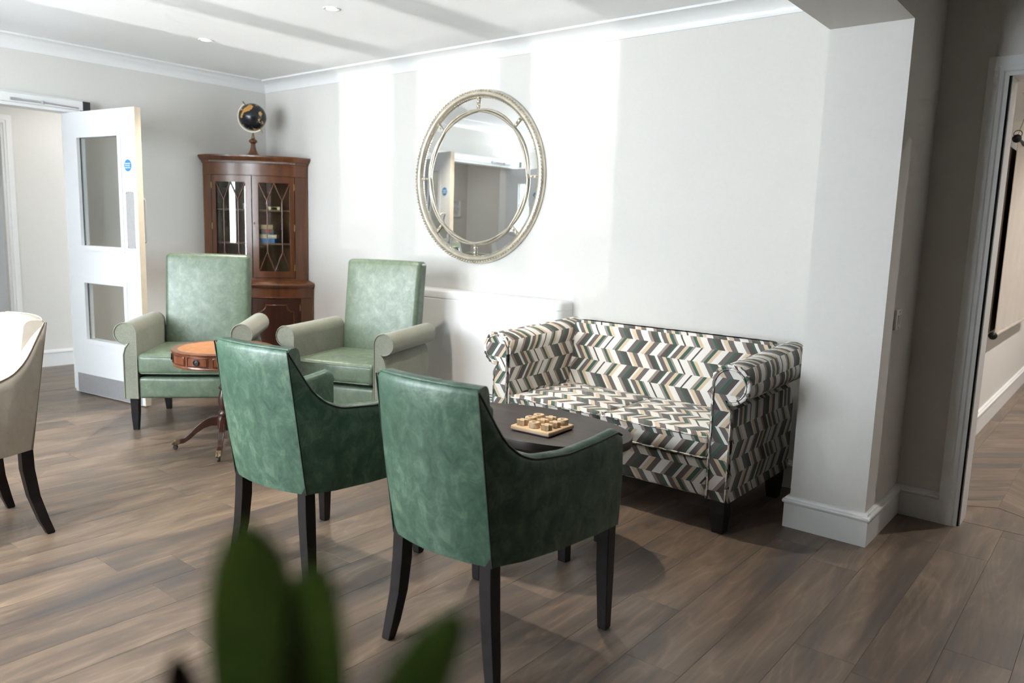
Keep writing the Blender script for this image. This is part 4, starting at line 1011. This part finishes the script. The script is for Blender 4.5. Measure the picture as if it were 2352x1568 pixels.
for i in range(n + 1):
    y = .02 + 2.0 * i / n; dx = .004 * math.sin(i * 1.7)
    vs += [(X1 + dx, y, .70), (X1 + .003 + dx, y, .70), (X1 + .003 + dx, y, 1.90), (X1 + dx, y, 1.90)]
m.add(vs, [(i * 4 + j, i * 4 + 4 + j, i * 4 + 4 + (j + 1) % 4, i * 4 + (j + 1) % 4) for i in range(n) for j in range(4)] + [(0, 1, 2, 3), tuple(n * 4 + j for j in range(4))[::-1]]); m.build('canvas', 'banner_canvas', wh, smooth=60)
for z in (1.905, .685):
    m = MB(); m.tube([(X1, -.02, z), (X1, 2.05, z)], .013, 10); rd = m.build('rod', 'banner_canvas' if z < 1 else 'black_wood', wh, smooth=50)
    q = MB(); q.lathe([(0, -.026), (.014, -.022), (.024, -.010), (.026, 0), (.024, .010), (.014, .022), (0, .026)], 16, (X1, -.035, z)); q.build('knob', 'black_wood', rd, smooth=60)
m = MB(); m.tube([(X1, .0, 1.93), (X1 - .01, .3, 2.08), (X1 - .02, 1.03, 2.32), (X1 - .01, 1.7, 2.08), (X1, 2.03, 1.93)], .003, 5); m.build('hanging_cord', 'string', wh)
q = MB(); q.ringlathe([(.022 + .003 * math.cos(t), .003 * math.sin(t)) for t in [2 * PI * j / 6 for j in range(6)]], 16); o = q.build('ring', 'dark_brass', wh); o.location = (X1, -.01, 1.935); o.rotation_euler = (PI / 2, 0, 0)
m = MB(); m.box((.002, -.34, .70), (.030, 1.9, 1.86)); m.build('shadow_gap_board', 'gap_shadow', wh)  # dark strip standing in for the shadow gap behind the canvas

# ------------------------------------------------------------------ foreground plant on a side table below the frame
PO = Vector((-.205, .145, .80))
pt = thing('plant_stand', 'round side table carrying the foreground plant', 'side table', (PO.x, PO.y, 0))
m = MB(); m.lathe([(0, .78), (.12, .78), (.124, .79), (.12, .80), (0, .80)], 32); m.build('top', 'wenge_top', pt, smooth=40)
m = MB(); m.lathe([(0, .02), (.02, .02), (.02, .78), (0, .78)], 16); m.build('stem', 'black_wood', pt, smooth=40)
m = MB(); m.lathe([(0, 0), (.13, 0), (.13, .012), (.03, .022), (0, .022)], 28); m.build('foot', 'black_wood', pt, smooth=40)
pl = thing('potted_plant', 'blurred green foreground plant with broad upright leaves', 'plant', (PO.x, PO.y, .8005))
m = MB(); m.lathe([(0, 0), (.040, 0), (.052, .10), (.055, .108), (.050, .108), (.047, .095), (0, .095)], 28); m.build('pot', 'pot_ceramic', pl, smooth=40)
m = MB(); m.lathe([(0, .09), (.047, .09), (.042, .098), (0, .100)], 20); m.build('soil', 'soil', pl, smooth=40)
def leaf(base, mid, tip, width, nrm, mat='leaf_green'):
    base, mid, tip = Vector(base), Vector(mid), Vector(tip); n = 18; m = MB(); vs = []; o0 = Vector((PO.x, PO.y, .8005))
    for i in range(n + 1):
        t = i / n; p = base * (1 - t) ** 2 + mid * 2 * t * (1 - t) + tip * t * t - o0
        d = ((mid - base) * (1 - t) + (tip - mid) * t).normalized(); s_ = d.cross(Vector(nrm)).normalized(); nn = s_.cross(d)
        w = width / 2 * max(.05, (1 - abs(2 * (.10 + .90 * t) - 1.12) ** 2.6 if t > .1 else .35 + 2.5 * t))
        if t > .60: w = width / 2 * math.sqrt(max(.004, 1 - ((t - .60) / .40) ** 2))
        for a in (-1, -.5, 0, .5, 1): vs.append(p + s_ * w * a + nn * (.10 * width * abs(a) + .0004))
        for a in (1, .5, 0, -.5, -1): vs.append(p + s_ * w * a + nn * (.10 * width * abs(a) - .0004))
    m.add(vs, [(i * 10 + j, i * 10 + 10 + j, i * 10 + 10 + (j + 1) % 10, i * 10 + (j + 1) % 10) for i in range(n) for j in range(10)])
    m.build('leaf', mat, pl, smooth=50)
    q = MB(); b0 = base - o0; root = Vector((b0.x * .3, b0.y * .3, .092)); q.tube([root, (root + b0) / 2 + Vector((0, 0, .004)), b0], .002, 6); q.build('stem', 'leaf_green', pl, smooth=60)
vn = (.62, -.77, .12)  # leaf points worked out from image pixels, then scaled about the camera
leaf((-0.2139, 0.1488, 1.0120), (-0.2306, 0.1451, 1.0926), (-0.2406, 0.1479, 1.1527), .037, vn)
leaf((-0.2083, 0.1507, 1.0182), (-0.2120, 0.1538, 1.0864), (-0.2213, 0.1611, 1.1397), .024, (.8, -.5, .1))
leaf((-0.2015, 0.1600, 1.0120), (-0.1972, 0.1674, 1.0740), (-0.1770, 0.1934, 1.1236), .024, vn)
leaf((-0.2263, 0.1395, 1.0120), (-0.2492, 0.1277, 1.0616), (-0.2551, 0.1265, 1.1050), .017, vn, 'leaf_brown')
leaf((-0.1922, 0.1178, 0.9996), (-0.1736, 0.0930, 1.0492), (-0.1488, 0.0620, 1.0802), .026, (0, 0, 1))
leaf((-0.2139, 0.1209, 0.9996), (-0.2356, 0.0744, 1.0368), (-0.2480, 0.0372, 1.0678), .026, (0, 0, 1))
